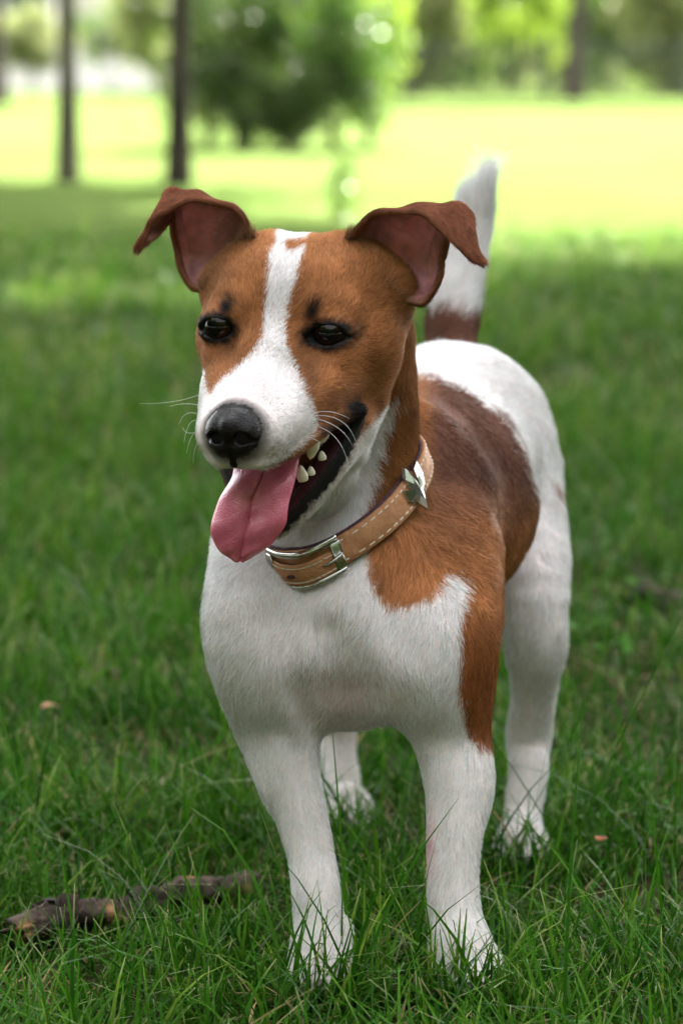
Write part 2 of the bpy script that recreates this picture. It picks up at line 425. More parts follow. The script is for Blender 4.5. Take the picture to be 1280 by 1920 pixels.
# ================================================================ fence at the far right
M_IRON = noise_mat('fence_paint', [(.3, (.030, .036, .028)), (.7, (.060, .066, .050))], 30, .55)
fence = empty('iron_fence', (3.5, 58, 0)); tag(fence, 'railing of thin upright bars along the far right edge of the lawn', 'fence')
bar_me = None
def box_me(name, sx, sy, sz, mat, bev=.2):
    bm = bmesh.new(); bmesh.ops.create_cube(bm, size=1)
    for v in bm.verts: v.co = Vector((v.co.x * sx, v.co.y * sy, v.co.z * sz))
    bmesh.ops.bevel(bm, geom=bm.edges[:], offset=min(sx, sy, sz) * bev, segments=1, affect='EDGES')
    me = bpy.data.meshes.new(name); bm.to_mesh(me); bm.free(); me.materials.append(mat); return me
bar_me = box_me('bar', .028, .028, .95, M_IRON); post_me = box_me('post', .07, .07, 1.1, M_IRON); rail_me = box_me('rail', 9.4, .03, .04, M_IRON)
for i in range(72):
    o = link('bar', bar_me, fence); o.location = (-2.4 + i * .13, 0, .50)
for i in range(5):
    o = link('post', post_me, fence); o.location = (-2.46 + i * 2.34, 0, .55)
for z in (.14, .86):
    o = link('rail', rail_me, fence); o.location = (2.2, 0, z)

# ================================================================ house beyond the lawn at left
M_BRICK, nt, b = new_mat('brick_wall')
tc = N(nt, 'ShaderNodeTexCoord'); br = N(nt, 'ShaderNodeTexBrick', Scale=4.0)
br.inputs['Color1'].default_value = (.28, .12, .07, 1); br.inputs['Color2'].default_value = (.36, .17, .10, 1); br.inputs['Mortar'].default_value = (.4, .36, .3, 1)
nt.links.new(tc.outputs['Object'], br.inputs['Vector']); nt.links.new(br.outputs['Color'], b.inputs['Base Color']); b.inputs['Roughness'].default_value = .85
M_PLASTER = noise_mat('plaster', [(.3, (.62, .56, .52)), (.7, (.74, .69, .64))], 5, .9)
M_GLASS, nt, b = new_mat('window_glass'); b.inputs['Base Color'].default_value = (.03, .04, .05, 1); b.inputs['Roughness'].default_value = .08
M_ROOF = noise_mat('roof_tile', [(.3, (.14, .05, .035)), (.7, (.22, .09, .06))], 12, .8)
house = empty('brick_house', (-5.6, 76, 0)); tag(house, 'red brick house with a pale base behind the trees at top left', 'house')
def part(name, sx, sy, sz, loc, mat, parent):
    o = link(name, box_me(name, sx, sy, sz, mat, .02), parent); o.location = loc; return o
part('wall', 9, 6, 3.2, (0, 3, 1.6 + .8), M_BRICK, house)
part('base', 9.1, 6.1, .85, (0, 3, .425), M_PLASTER, house)
for wx in (-3.2, -1.2, 1.0, 3.2):
    w = part('window', 1.2, .12, 1.3, (wx, -.02, 2.0), M_PLASTER, house)
    part('pane', 1.0, .06, 1.1, (0, -.05, 0), M_GLASS, w)
bm = bmesh.new()
vs_ = [bm.verts.new(v) for v in ((-4.8, -.4, 4), (4.8, -.4, 4), (4.8, 6.4, 4), (-4.8, 6.4, 4), (-4.8, 3, 6.2), (4.8, 3, 6.2))]
for f in ((0, 1, 5, 4), (2, 3, 4, 5), (0, 4, 3), (1, 2, 5), (0, 3, 2, 1)): bm.faces.new([vs_[i] for i in f])
me = bpy.data.meshes.new('roof'); bm.to_mesh(me); bm.free(); me.materials.append(M_ROOF); link('roof', me, house)

# ================================================================ things lying in the grass
M_STICK = noise_mat('stick_bark', [(.30, (.016, .012, .010)), (.48, (.050, .036, .028)), (.58, (.10, .072, .056)), (.63, (.24, .12, .055)), (.78, (.36, .22, .12))], 34, .9, .8, 6, .15)
def stick(name, label, pts, rad, seed):
    rng = np.random.default_rng(seed)
    P = []
    Q = np.array(pts, float); n = 90
    tt = np.linspace(0, len(Q) - 1, n); P = np.stack([np.interp(tt, np.arange(len(Q)), Q[:, i]) for i in range(3)], 1)
    jag = np.cumsum(rng.normal(0, .0016, (n, 2)), 0); jag -= np.linspace(0, 1, n)[:, None] * jag[-1]; P[:, 1:] += jag * np.array((1, .6))
    ns = 18; a = np.linspace(0, 2 * math.pi, ns, endpoint=False)
    T = np.gradient(P, axis=0); T /= np.linalg.norm(T, axis=1, keepdims=True); U = np.cross(T, (0, 0, 1.0)); U /= np.linalg.norm(U, axis=1, keepdims=True); W = np.cross(T, U)
    R = rad * np.linspace(1, .7, n)[:, None] * (1 + .07 * rng.normal(size=(n, ns)) + .16 * np.repeat(rng.normal(size=(n // 6 + 1, ns)), 6, 0)[:n] + .22 * np.repeat(rng.random((n // 9 + 1, 1)) - .5, 9, 0)[:n]); R[0] *= .55; R[-1] *= .4
    V = P[:, None] + R[..., None] * (U[:, None] * np.cos(a)[None, :, None] + W[:, None] * np.sin(a)[None, :, None])
    I = np.arange(n * ns).reshape(n, ns); F = np.stack([I[:-1], np.roll(I[:-1], -1, 1), np.roll(I[1:], -1, 1), I[1:]], -1).reshape(-1, 4)
    me = mesh_np(name, V.reshape(-1, 3), F, M_STICK)
    return tag(link(name, me), label, 'stick')
stick('fallen_stick', 'dark barked stick with torn orange patches lying in the grass at lower left', STICK, .0115, 3)
stick('fallen_stick', 'dark branch half buried in bare soil at the right edge', [on_ground(1190, 1118), on_ground(1290, 1126), on_ground(1400, 1140)], .012, 4)
def fallen_leaf(label, px, py, size, col, rot):
    p = on_ground(px, py, .03)
    t = np.linspace(0, 1, 7); w = np.sin(np.pi * t ** .8) * .38 + .02
    V = np.array([(x * 1 - .5, s * ww, .12 * abs(s) * ww + .1 * math.sin(x * 4)) for x, ww in zip(t, w) for s in (-1, 0, 1)]) * size
    c, s_ = math.cos(rot), math.sin(rot); V = V @ np.array([[c, -s_, 0], [s_, c, 0], [0, 0, 1]]).T + p
    I = np.arange(21).reshape(7, 3); F = np.stack([I[:-1, :-1], I[1:, :-1], I[1:, 1:], I[:-1, 1:]], -1).reshape(-1, 4)
    V2, F2, _ = thick_leaf(V, F, size)
    tag(link('fallen_leaf', mesh_np('fallen_leaf', V2, F2, noise_mat('dry_leaf', [(.3, col), (.7, tuple(k * 1.4 for k in col))], 60, .7))), label, 'leaf')
def thick_leaf(V, F, size):
    n = len(V); V2 = np.concatenate([V, V - np.array((0, 0, .0006))])
    return V2, np.concatenate([F, F[:, ::-1] + n]), n
fallen_leaf('pale orange fallen leaf on the grass at left', 97, 1325, .019, (.30, .15, .08), .4)
fallen_leaf('small red-brown fallen leaf on the grass right of the hind paw', 1127, 1572, .012, (.28, .09, .035), 1.2)
# ================================================================ the dog
def srgb(r, g, b):
    return np.array([((c / 255.0) / 12.92 if c / 255.0 <= 0.04045 else ((c / 255.0 + 0.055) / 1.055) ** 2.4) for c in (r, g, b)])
# head frame: x to the dog's left, y forward along the muzzle, z up; one unit is HU metres
HU = 0.0118
_y, _p, _r = math.radians(-17.4), math.radians(12.4), math.radians(-2.4)
_B = np.array([[1, 0, 0], [0, 0, 1], [0, 1, 0]], float)
_Ry = np.array([[math.cos(_y), 0, math.sin(_y)], [0, 1, 0], [-math.sin(_y), 0, math.cos(_y)]])
_Rx = np.array([[1, 0, 0], [0, math.cos(_p), -math.sin(_p)], [0, math.sin(_p), math.cos(_p)]])
_Rz = np.array([[math.cos(_r), -math.sin(_r), 0], [math.sin(_r), math.cos(_r), 0], [0, 0, 1]])
_RC = np.array([[1, 0, 0], [0, SP, -CP], [0, CP, SP]])        # camera axes -> world
HR = _RC @ (_Rz @ _Ry @ _Rx @ _B)                              # head axes -> world
HO = at(517, 626, 2.12)
def HL(x, y, z):
    return HO + HR @ (np.array((x, y, z), float) * HU)
def HLs(P):
    return HO + (np.asarray(P, float) * HU) @ HR.T
def to_head(P):
    return ((P - HO) @ HR) / HU
def HP(px, py, yl):
    """head-frame point with forward coordinate yl that is seen at px, py"""
    o = np.array((0, 0, CAM_H)); r = at(px, py, 1.0) - o
    lo, lr = to_head(o[None])[0], (r @ HR) / HU
    t = (yl - lo[1]) / lr[1]
    return lo + lr * t

# ---- signed distance modelling: each entry is (kind, params, blend)
class Sdf:
    def __init__(self): self.ops = []
    def cone(self, a, b, ra, rb, k=0.012, sub=False): self.ops.append(('c', np.array(a, float), np.array(b, float), ra, rb, k, sub))
    def ell(self, c, r, R=None, k=0.012, sub=False):
        self.ops.append(('e', np.array(c, float), np.array(r, float), np.eye(3) if R is None else R, None, k, sub))
    def chain(self, pts, k=0.012, sub=False):
        P = np.array([list(p) + [r] for p, r in pts]); n = len(P)
        Q = np.concatenate([2 * P[:1] - P[1:2], P, 2 * P[-1:] - P[-2:-1]])
        out = []
        for i in range(n - 1):
            a, b, c, d = Q[i:i + 4]
            for t in np.linspace(0, 1, 5)[:(-1 if i < n - 2 else None)]:
                out.append(.5 * (2 * b + (c - a) * t + (2 * a - 5 * b + 4 * c - d) * t * t + (3 * b - a - 3 * c + d) * t ** 3))
        out = np.array(out)
        self.ops.append(('s', out[:, :3], out[:, 3], None, None, k, sub))
    def field(self, xs, ys, zs, cap=0.05):
        F = np.full((len(xs), len(ys), len(zs)), cap, np.float32)
        for kind, p, q, ra, rb, k, sub in self.ops:
            if kind == 'c':
                m = max(ra, rb) + k + 0.012; lo, hi = np.minimum(p, q) - m, np.maximum(p, q) + m
            elif kind == 's':
                m = q.max() + k + 0.012; lo, hi = p.min(0) - m, p.max(0) + m
            else:
                m = q.max() + k + 0.012; lo, hi = p - m, p + m
            s = [slice(max(0, np.searchsorted(a, l) - 1), np.searchsorted(a, h) + 1) for a, l, h in zip((xs, ys, zs), lo, hi)]
            p0 = p[0] if kind == 's' else p
            X = xs[s[0]][:, None, None] - p0[0]; Y = ys[s[1]][None, :, None] - p0[1]; Z = zs[s[2]][None, None, :] - p0[2]
            if 0 in (X.size, Y.size, Z.size): continue
            if kind == 's':
                D = None
                for i in range(len(p) - 1):
                    a = p[i] - p0; ab = p[i + 1] - p[i]; L2 = max(ab @ ab, 1e-12)
                    t = np.clip(((X - a[0]) * ab[0] + (Y - a[1]) * ab[1] + (Z - a[2]) * ab[2]) / L2, 0, 1)
                    E = np.sqrt((X - a[0] - t * ab[0]) ** 2 + (Y - a[1] - t * ab[1]) ** 2 + (Z - a[2] - t * ab[2]) ** 2) - (q[i] + (q[i + 1] - q[i]) * t)
                    D = E if D is None else np.minimum(D, E)
            elif kind == 'c':
                ab = q - p; L2 = max(ab @ ab, 1e-12)
                t = np.clip((X * ab[0] + Y * ab[1] + Z * ab[2]) / L2, 0, 1)
                D = np.sqrt((X - t * ab[0]) ** 2 + (Y - t * ab[1]) ** 2 + (Z - t * ab[2]) ** 2) - (ra + (rb - ra) * t)
            else:
                R = ra
                U = [(X * R[0, i] + Y * R[1, i] + Z * R[2, i]) for i in range(3)]
                k0 = np.sqrt(sum((u / r) ** 2 for u, r in zip(U, q))) + 1e-9
                k1 = np.sqrt(sum((u / (r * r)) ** 2 for u, r in zip(U, q))) + 1e-9
                D = k0 * (k0 - 1) / k1
            G = F[s[0], s[1], s[2]]
            if sub:
                D = -D; h = np.clip(0.5 - 0.5 * (G - D) / k, 0, 1) if k > 0 else (D > G)
                F[s[0], s[1], s[2]] = G + (D - G) * h + k * h * (1 - h)
            else:
                h = np.clip(0.5 + 0.5 * (D - G) / k, 0, 1)
                F[s[0], s[1], s[2]] = D + (G - D) * h - k * h * (1 - h)
        return F

def surface_nets(F, xs, ys, zs):
    S = F < 0
    nx, ny, nz = F.shape
    cnt = np.zeros((nx - 1, ny - 1, nz - 1), np.int8)
    for a in (0, 1):
        for b in (0, 1):
            for c in (0, 1): cnt += S[a:nx - 1 + a, b:ny - 1 + b, c:nz - 1 + c]
    act = (cnt > 0) & (cnt < 8)
    I, J, K = np.nonzero(act)
    idx = np.full(act.shape, -1, np.int32); idx[I, J, K] = np.arange(len(I))
    acc = np.zeros((len(I), 3)); n = np.zeros(len(I))
    ax = (xs, ys, zs); base = (I, J, K)
    for d in range(3):
        o1, o2 = [e for e in range(3) if e != d]
        for u in (0, 1):
            for v in (0, 1):
                off = [0, 0, 0]; off[o1] = u; off[o2] = v
                p = [base[e] + off[e] for e in range(3)]
                q = list(p); q[d] = p[d] + 1
                f0 = F[p[0], p[1], p[2]]; f1 = F[q[0], q[1], q[2]]
                m = (f0 < 0) != (f1 < 0)
                t = np.where(m, f0 / np.where(m, f0 - f1, 1), 0)
                P = [ax[e][p[e]].astype(float) for e in range(3)]
                P[d] = P[d] + t * (ax[d][q[d]] - ax[d][p[d]])
                acc += np.stack(P, 1) * m[:, None]; n += m
    V = acc / n[:, None]
    Q = []
    for d in range(3):
        o1, o2 = [(1, 2), (2, 0), (0, 1)][d]
        A = [slice(None)] * 3; B = [slice(None)] * 3
        A[d] = slice(0, -1); B[d] = slice(1, None)
        C = S[tuple(A)] != S[tuple(B)]
        for o in (o1, o2):
            e = [slice(None)] * 3; e[o] = slice(0, 1); C[tuple(e)] = False
            e[o] = slice(-1, None); C[tuple(e)] = False
        p = np.array(np.nonzero(C)).T
        flip = S[p[:, 0], p[:, 1], p[:, 2]]
        q = []
        for u, v in ((-1, -1), (0, -1), (0, 0), (-1, 0)):
            w = p.copy(); w[:, o1] += u; w[:, o2] += v
            q.append(idx[w[:, 0], w[:, 1], w[:, 2]])
        q = np.stack(q, 1)
        q = np.where(flip[:, None], q, q[:, ::-1])
        Q.append(q)
    return V, np.concatenate(Q)

def vert_normals(V, F):
    a, b, c, d = (V[F[:, i]] for i in range(4))
    n = np.cross(c - a, d - b)
    out = np.zeros_like(V)
    for i in range(4):
        for e in range(3): out[:, e] += np.bincount(F[:, i], n[:, e], len(V))
    return out / (np.linalg.norm(out, axis=1, keepdims=True) + 1e-12)
def relax(V, F, it=2, w=0.5):
    E = np.concatenate([F[:, [0, 1]], F[:, [1, 2]], F[:, [2, 3]], F[:, [3, 0]]])
    E = np.concatenate([E, E[:, ::-1]])
    deg = np.bincount(E[:, 0], minlength=len(V))[:, None]
    for _ in range(it):
        for ww in (w, -w * 0.95):
            s = np.stack([np.bincount(E[:, 0], V[E[:, 1], e], len(V)) for e in range(3)], 1) / np.maximum(deg, 1)
            V = V + ww * (s - V)
    return V

S = Sdf()
EYES = {-1: (-3.15, -.7, .2), 1: (2.75, -.7, .0)}
CM = 0.01
# ---- trunk
S.ell(at(652, 1165, 2.245), (6.7*CM, 6.2*CM, 7.0*CM), k=.02)
S.cone(at(658, 1110, 2.25), at(725, 985, 2.34), 6.6*CM, 7.0*CM, .02)
S.cone(at(725, 985, 2.34), at(800, 945, 2.43), 7.0*CM, 7.1*CM, .02)
S.cone(at(800, 945, 2.43), at(845, 850, 2.60), 6.9*CM, 6.6*CM, .03)
S.cone(at(715, 900, 2.33), at(770, 835, 2.42), 5.6*CM, 4.6*CM, .03)          # withers
S.ell(at(850, 820, 2.61), (7.0*CM, 7.6*CM, 7.0*CM), k=.03)
S.ell(at(612, 1195, 2.195), (3.0*CM, 2.0*CM, 3.4*CM), k=.03)                  # breastbone
S.ell(at(535, 1245, 2.195), (3.0*CM, 2.2*CM, 3.2*CM), k=.03)                  # breast muscles
S.ell(at(752, 1245, 2.195), (3.0*CM, 2.2*CM, 3.2*CM), k=.03)
S.ell(at(645, 1340, 2.138), (3.3*CM, 5.0*CM, 2.9*CM), k=.022, sub=True)       # hollow between the forelegs
S.ell(at(650, 1240, 2.148), (1.1*CM, 2.0*CM, 2.6*CM), k=.016, sub=True)
S.ell(at(505, 1120, 2.15), (1.6*CM, 2.4*CM, 3.6*CM), k=.02, sub=True)         # hollows inside the shoulder points
S.ell(at(775, 1150, 2.15), (1.6*CM, 2.2*CM, 3.4*CM), k=.02, sub=True)        # furrow below the breastbone
for a_, b_ in (((580, 1352, 2.19), (545, 1275, 2.165)), ((748, 1364, 2.19), (772, 1285, 2.165)), ((612, 1180, 2.165), (628, 1235, 2.165))):
    S.cone(at(*a_), at(*b_), .6*CM, .3*CM, .014, True)                       # skin creases
# ---- neck
S.chain([(at(660, 1060, 2.265), 6.0*CM), (at(655, 930, 2.25), 4.7*CM), (at(650, 800, 2.24), 4.45*CM), (at(640, 640, 2.215), 4.6*CM)], .025)
# ---- front legs
S.chain([(at(500, 1040, 2.26), 3.5*CM), (at(466, 1165, 2.205), 2.8*CM), (at(487, 1270, 2.215), 2.65*CM), (at(510, 1365, 2.225), 2.3*CM), (at(548, 1470, 2.215), 1.83*CM), (at(580, 1590, 2.208), 1.45*CM), (at(594, 1680, 2.20), 1.52*CM), (at(600, 1770, 2.195), 1.5*CM)], .032)
S.chain([(at(830, 1045, 2.275), 3.8*CM), (at(850, 1170, 2.22), 3.0*CM), (at(850, 1280, 2.22), 2.7*CM), (at(846, 1385, 2.225), 2.3*CM), (at(857, 1480, 2.215), 2.0*CM), (at(850, 1590, 2.205), 1.65*CM), (at(849, 1680, 2.20), 1.60*CM), (at(862, 1775, 2.19), 1.65*CM)], .034)
# ---- paws with toes
def paw(c, yaw, w):
    c = np.array(c); cy_, sy_ = math.cos(yaw), math.sin(yaw)
    fw = np.array((sy_, -cy_, 0)); sd = np.array((cy_, sy_, 0))
    S.ell(c + fw * .004 + np.array((0, 0, .017)), (w*.95, w*1.15, .016), k=.012)
    for i, (t, f) in enumerate(((-.72, .016), (-.26, .026), (.26, .026), (.72, .016))):
        b = c + sd * t * w + fw * f
        S.cone(b + np.array((0, 0, .019)) - fw * .012, b + np.array((0, 0, .011)), .0095, .0088, .004)
def ground_under(p): return np.array((p[0], p[1], 0.0))
S.ell(at(524, 1415, 2.215), (1.3*CM, 1.8*CM, 3.0*CM), k=.015)                 # forearm muscle, wrist knobs, heels
S.ell(at(880, 1470, 2.225), (1.2*CM, 1.7*CM, 2.8*CM), k=.015)
for a_, b_ in (((562, 1405, 2.195), (596, 1570, 2.190)), ((818, 1430, 2.195), (822, 1590, 2.188)), ((606, 1600, 2.19), (612, 1735, 2.176))):
    S.cone(at(*a_), at(*b_), .30*CM, .22*CM, .008, True)                      # grooves between tendons
S.ell(at(645, 1745, 2.200), (.5*CM, .6*CM, .8*CM), k=.008)
paw(ground_under(at(604, 1845, 2.197)), -.15, .0150)
paw(ground_under(at(874, 1850, 2.19)), .12, .0172)
S.cone(at(600, 1770, 2.195), ground_under(at(604, 1845, 2.197)) + np.array((0, 0, .02)), 1.55*CM, 1.6*CM, .01)
S.cone(at(862, 1775, 2.19), ground_under(at(874, 1850, 2.19)) + np.array((0, 0, .02)), 1.75*CM, 1.7*CM, .01)
# ---- hind legs
S.chain([(at(935, 900, 2.60), 4.5*CM), (at(975, 1010, 2.565), 3.5*CM), (at(1000, 1130, 2.525), 2.5*CM), (at(1003, 1215, 2.53), 2.2*CM), (at(1000, 1305, 2.56), 1.62*CM), (at(992, 1385, 2.582), 1.6*CM), (at(990, 1440, 2.573), 1.40*CM), (at(983, 1520, 2.56), 1.36*CM), (at(978, 1580, 2.545), 1.5*CM)], .02)
S.cone(at(978, 1580, 2.545), ground_under(at(976, 1625, 2.53)) + np.array((0, 0, .02)), 1.6*CM, 1.6*CM, .01)
paw(ground_under(at(976, 1625, 2.53)), -.05, .0148)
S.chain([(at(760, 900, 2.60), 4.4*CM), (at(690, 1060, 2.60), 3.2*CM), (at(650, 1200, 2.60), 2.3*CM), (at(630, 1345, 2.70), 1.5*CM)], .02)
S.chain([(at(630, 1345, 2.70), 1.5*CM), (at(635, 1430, 2.685), 1.3*CM), (at(646, 1520, 2.665), 1.4*CM)], .008)
S.cone(at(646, 1520, 2.665), ground_under(at(650, 1565, 2.65)) + np.array((0, 0, .02)), 1.4*CM, 1.5*CM, .01)
paw(ground_under(at(650, 1565, 2.65)), -.05, .0145)
# ---- tail
S.chain([(at(838, 720, 2.66), 2.4*CM), (at(845, 640, 2.685), 1.95*CM), (at(860, 520, 2.70), 1.85*CM), (at(884, 420, 2.705), 1.6*CM), (at(903, 365, 2.70), 1.0*CM), (at(914, 325, 2.70), .25*CM)], .012)
# ---- head
def hc(a, b, ra, rb, k=.9, sub=False): S.cone(HL(*a), HL(*b), ra*HU, rb*HU, k*HU, sub)
def he(c, r, k=.9, sub=False, R=None): S.ell(HL(*c), np.array(r)*HU, HR if R is None else HR @ R, k*HU, sub)
def hch(pts, k=.5, sub=False): S.chain([(HL(*p[:3]), p[3]*HU) for p in pts], k*HU, sub)
def rot_x(a): return np.array([[1, 0, 0], [0, math.cos(a), -math.sin(a)], [0, math.sin(a), math.cos(a)]])
he((0, -5.0, .5), (4.5, 4.7, 4.0), 1.2)                      # cranium
he((0, -2.9, 1.35), (3.8, 2.9, 2.7), 1.4)                     # forehead
hc((0, -2.0, .1), (0, .2, -1.5), 2.5, 2.0, 1.2)              # stop
for s in (-1, 1):
    he((s*3.3, -4.2, -1.3), (2.1, 2.7, 2.7), 1.2)            # cheek
    he((s*4.0, -5.4, 1.0), (1.75, 1.8, 1.8), 1.2)            # ear root
    he((s*2.8, -5.15, 2.15), (2.0, 2.1, 2.05), 1.2)         # temple
    hc((s*2.0, -5.3, 3.3), (s*4.7, -5.4, 1.9), 1.15, 1.1, .9)
    hc((s*3.1, -.9, -1.2), (s*3.9, -3.4, -.8), 1.15, 1.4, 1.0)  # cheekbone
    hc((s*1.9, -.75, 1.05), (s*3.3, -1.5, 1.0), .95, .85, .8) # brow
hch([(0, -.6, -1.5, 2.0), (0, 2.0, -2.5, 1.7), (0, 6.2, -3.75, 1.42)], 1.0)           # muzzle bridge
for s in (-1, 1):
    hch([(s*2.55, -1.4, -2.6, 1.75), (s*2.2, .8, -3.0, 1.62), (s*1.65, 3.2, -3.7, 1.45), (s*1.1, 5.5, -4.25, 1.32)], .8)   # flews
he((0, 6.45, -4.3), (1.55, 1.0, 1.35), .5)
hc((0, -3.8, -6.0), (0, -.4, -8.9), 2.5, 1.3, 1.2)           # jaw and throat
hc((0, -4.8, -4.3), (0, -4.2, -7.8), 3.4, 2.7, 1.4)
for s in (-1, 1):
    hc((s*3.0, -3.6, -4.0), (s*2.5, -2.4, -6.2), 1.7, 1.5, 1.0)
    hch([(s*3.5, -1.9, -4.9, 1.0), (s*3.0, -.7, -6.3, .9), (s*2.2, .1, -7.6, .85), (s*1.35, .8, -8.8, .8), (s*.3, 1.3, -9.7, .75)], .7)
# mouth cavity between the jaws, then the lips on its edge
he((0, 1.9, -6.1), (3.1, 3.9, 1.35), .35, True, rot_x(math.radians(-33)))
he((0, 3.6, -6.9), (2.6, 3.4, 1.3), .3, True, rot_x(math.radians(-28)))
for s in (-1, 1):
    hc((s*3.4, .1, -5.0), (s*3.9, -.75, -4.55), .55, .35, .25, True)
    hch([(s*4.15, -.75, -4.05, .42), (s*3.45, 1.0, -4.15, .42), (s*3.1, 2.2, -4.45, .42), (s*2.6, 3.5, -4.85, .42), (s*1.9, 5.0, -5.3, .42), (s*1.0, 6.2, -5.5, .42), (s*.15, 6.7, -5.35, .4)], .35)
    hch([(s*4.1, -.95, -4.35, .30), (s*3.45, -.25, -5.9, .26), (s*2.7, .45, -7.2, .25), (s*1.87, 1.0, -8.3, .24), (s*1.05, 1.45, -9.3, .24), (s*.2, 1.8, -9.95, .24)], .3)
    # eye opening in the lids
    EYE = EYES[s]
    he((EYE[0], EYE[1] - .1, EYE[2]), (1.4, 1.22, 1.08), .4)
    he((EYE[0] + s*.1, EYE[1] + .95, EYE[2] + .03), (.93, .85, .515), .12, True)
    hc((EYE[0] + s*.8, EYE[1] + .6, EYE[2] - .1), (EYE[0] + s*1.3, EYE[1] + .25, EYE[2] - .14), .22, .08, .12, True)
    hc((EYE[0] - s*.8, EYE[1] + 1.0, EYE[2] - .1), (EYE[0] - s*1.15, EYE[1] + 1.05, EYE[2] - .22), .2, .1, .12, True)
def axis(*segs):
    out = [segs[0][0]]
    for a, b, h in segs:
        n = max(1, int(round((b - a) / h))); out += list(np.linspace(a, b, n + 1)[1:])
    return np.array(out, np.float32)
RES = 1.0
xs = axis((-.14, .19, .0020*RES))
ys = axis((1.93, 2.34, .0020*RES), (2.34, 2.86, .0034*RES))
zs = axis((-.012, .05, .0020*RES), (.05, .25, .0034*RES), (.25, .50, .0020*RES), (.50, .56, .0034*RES))
Fd = S.field(xs, ys, zs)
DV, DF = surface_nets(Fd, xs, ys, zs)
DV = relax(DV, DF, 2)
DN = vert_normals(DV, DF)
_am = np.clip((-to_head(DV)[:, 1] - 6) / 3, .25, 1)
DV = DV + DN * (((vnoise(DV, 34, 51) - .5) * .0034 + (vnoise(DV, 80, 52) - .5) * .0016) * _am)[:, None]   # uneven muscle and skin
DN = vert_normals(DV, DF)
print('dog verts', len(DV), DV.min(0), DV.max(0))
# ---------------------------------------------------------------- small parts of the dog
def catmull(P, n):
    """P (m, ...) control rows -> (m-1)*n+1 rows"""
    P = np.asarray(P, float)
    Q = np.concatenate([2 * P[:1] - P[1:2], P, 2 * P[-1:] - P[-2:-1]]); out = []
    for i in range(len(P) - 1):
        a, b, c, d = Q[i:i + 4]
        for t in np.arange(n) / n:
            out.append(.5 * (2 * b + (c - a) * t + (2 * a - 5 * b + 4 * c - d) * t * t + (3 * b - a - 3 * c + d) * t ** 3))
    out.append(P[-1])
    return np.array(out)
def thick_sheet(G, th):
    """G (r,c,3) grid of points; th (r,c) half thickness -> closed quad mesh; first r*c verts lie on the side of +normal"""
    r, c = G.shape[:2]
    du = np.gradient(G, axis=0); dv = np.gradient(G, axis=1)
    n = np.cross(du, dv); n /= np.linalg.norm(n, axis=2, keepdims=True) + 1e-9
    V = np.concatenate([(G + n * th[..., None]).reshape(-1, 3), (G - n * th[..., None]).reshape(-1, 3)])
    I = np.arange(r * c).reshape(r, c)
    A = np.stack([I[:-1, :-1], I[1:, :-1], I[1:, 1:], I[:-1, 1:]], -1).reshape(-1, 4)
    B = A[:, ::-1] + r * c
    rim = np.concatenate([I[0, :], I[1:, -1], I[-1, -2::-1], I[-2:0:-1, 0]])
    nx = np.roll(rim, -1)
    C = np.stack([rim, nx, nx + r * c, rim + r * c], 1)
    return V, np.concatenate([A, B, C]), n
# ears: rows run from the root to the tip, columns from the front rim over the back of the cup to the outer rim
EAR_L = [[(648,450,-4.3),(684,462,-5.6),(722,490,-6.0),(755,520,-6.0),(757,565,-4.4)],
 [(668,428,-3.9),(715,420,-6.6),(765,460,-7.6),(795,520,-6.8),(790,568,-4.8)],
 [(700,404,-3.9),(735,405,-6.6),(785,440,-7.8),(815,490,-7.2),(822,532,-5.3)],
 [(735,397,-3.8),(762,395,-6.2),(800,415,-7.4),(825,450,-7.0),(829,490,-5.8)],
 [(766,399,-3.7),(790,389,-5.6),(820,390,-6.6),(840,412,-6.5),(836,452,-5.9)],
 [(795,408,-3.4),(815,393,-5.0),(840,388,-5.8),(856,389,-6.0),(862,402,-6.0)],
 [(822,428,-3.2),(845,405,-4.3),(862,393,-5.0),(874,393,-5.3),(881,407,-5.4)],
 [(850,458,-3.0),(862,440,-3.6),(872,430,-4.0),(880,428,-4.4),(885,434,-4.7)],
 [(878,485,-2.9),(883,475,-3.2),(888,468,-3.5),(890,466,-3.7),(891,470,-3.9)],
 [(902,496,-2.9),(903,494,-3.0),(904,492,-3.1),(905,491,-3.2),(905,491,-3.3)]]
EAR_R = [[(480,448,-4.3),(450,458,-5.6),(420,485,-6.0),(393,510,-6.0),(390,548,-4.4)],
 [(462,415,-3.8),(430,405,-6.6),(390,450,-7.6),(362,500,-6.8),(362,538,-4.8)],
 [(440,395,-3.8),(415,390,-6.6),(370,425,-7.8),(345,470,-7.2),(338,503,-5.3)],
 [(412,382,-3.7),(390,376,-6.2),(355,395,-7.4),(333,430,-7.0),(330,462,-5.8)],
 [(380,378,-3.6),(368,366,-5.6),(345,368,-6.6),(328,385,-6.5),(326,428,-5.8)],
 [(350,381,-3.3),(342,367,-4.9),(328,360,-5.6),(314,370,-5.8),(322,410,-5.4)],
 [(322,391,-3.1),(314,382,-4.2),(306,382,-4.6),(304,395,-4.8),(313,424,-4.6)],
 [(294,411,-2.9),(290,410,-3.3),(289,414,-3.6),(291,424,-3.8),(298,440,-3.7)],
 [(275,436,-2.8),(273,438,-3.0),(274,442,-3.1),(276,446,-3.2),(281,454,-3.2)],
 [(261,464,-2.8),(260,465,-2.9),(260,466,-2.9),(261,467,-3.0),(262,468,-3.0)]]
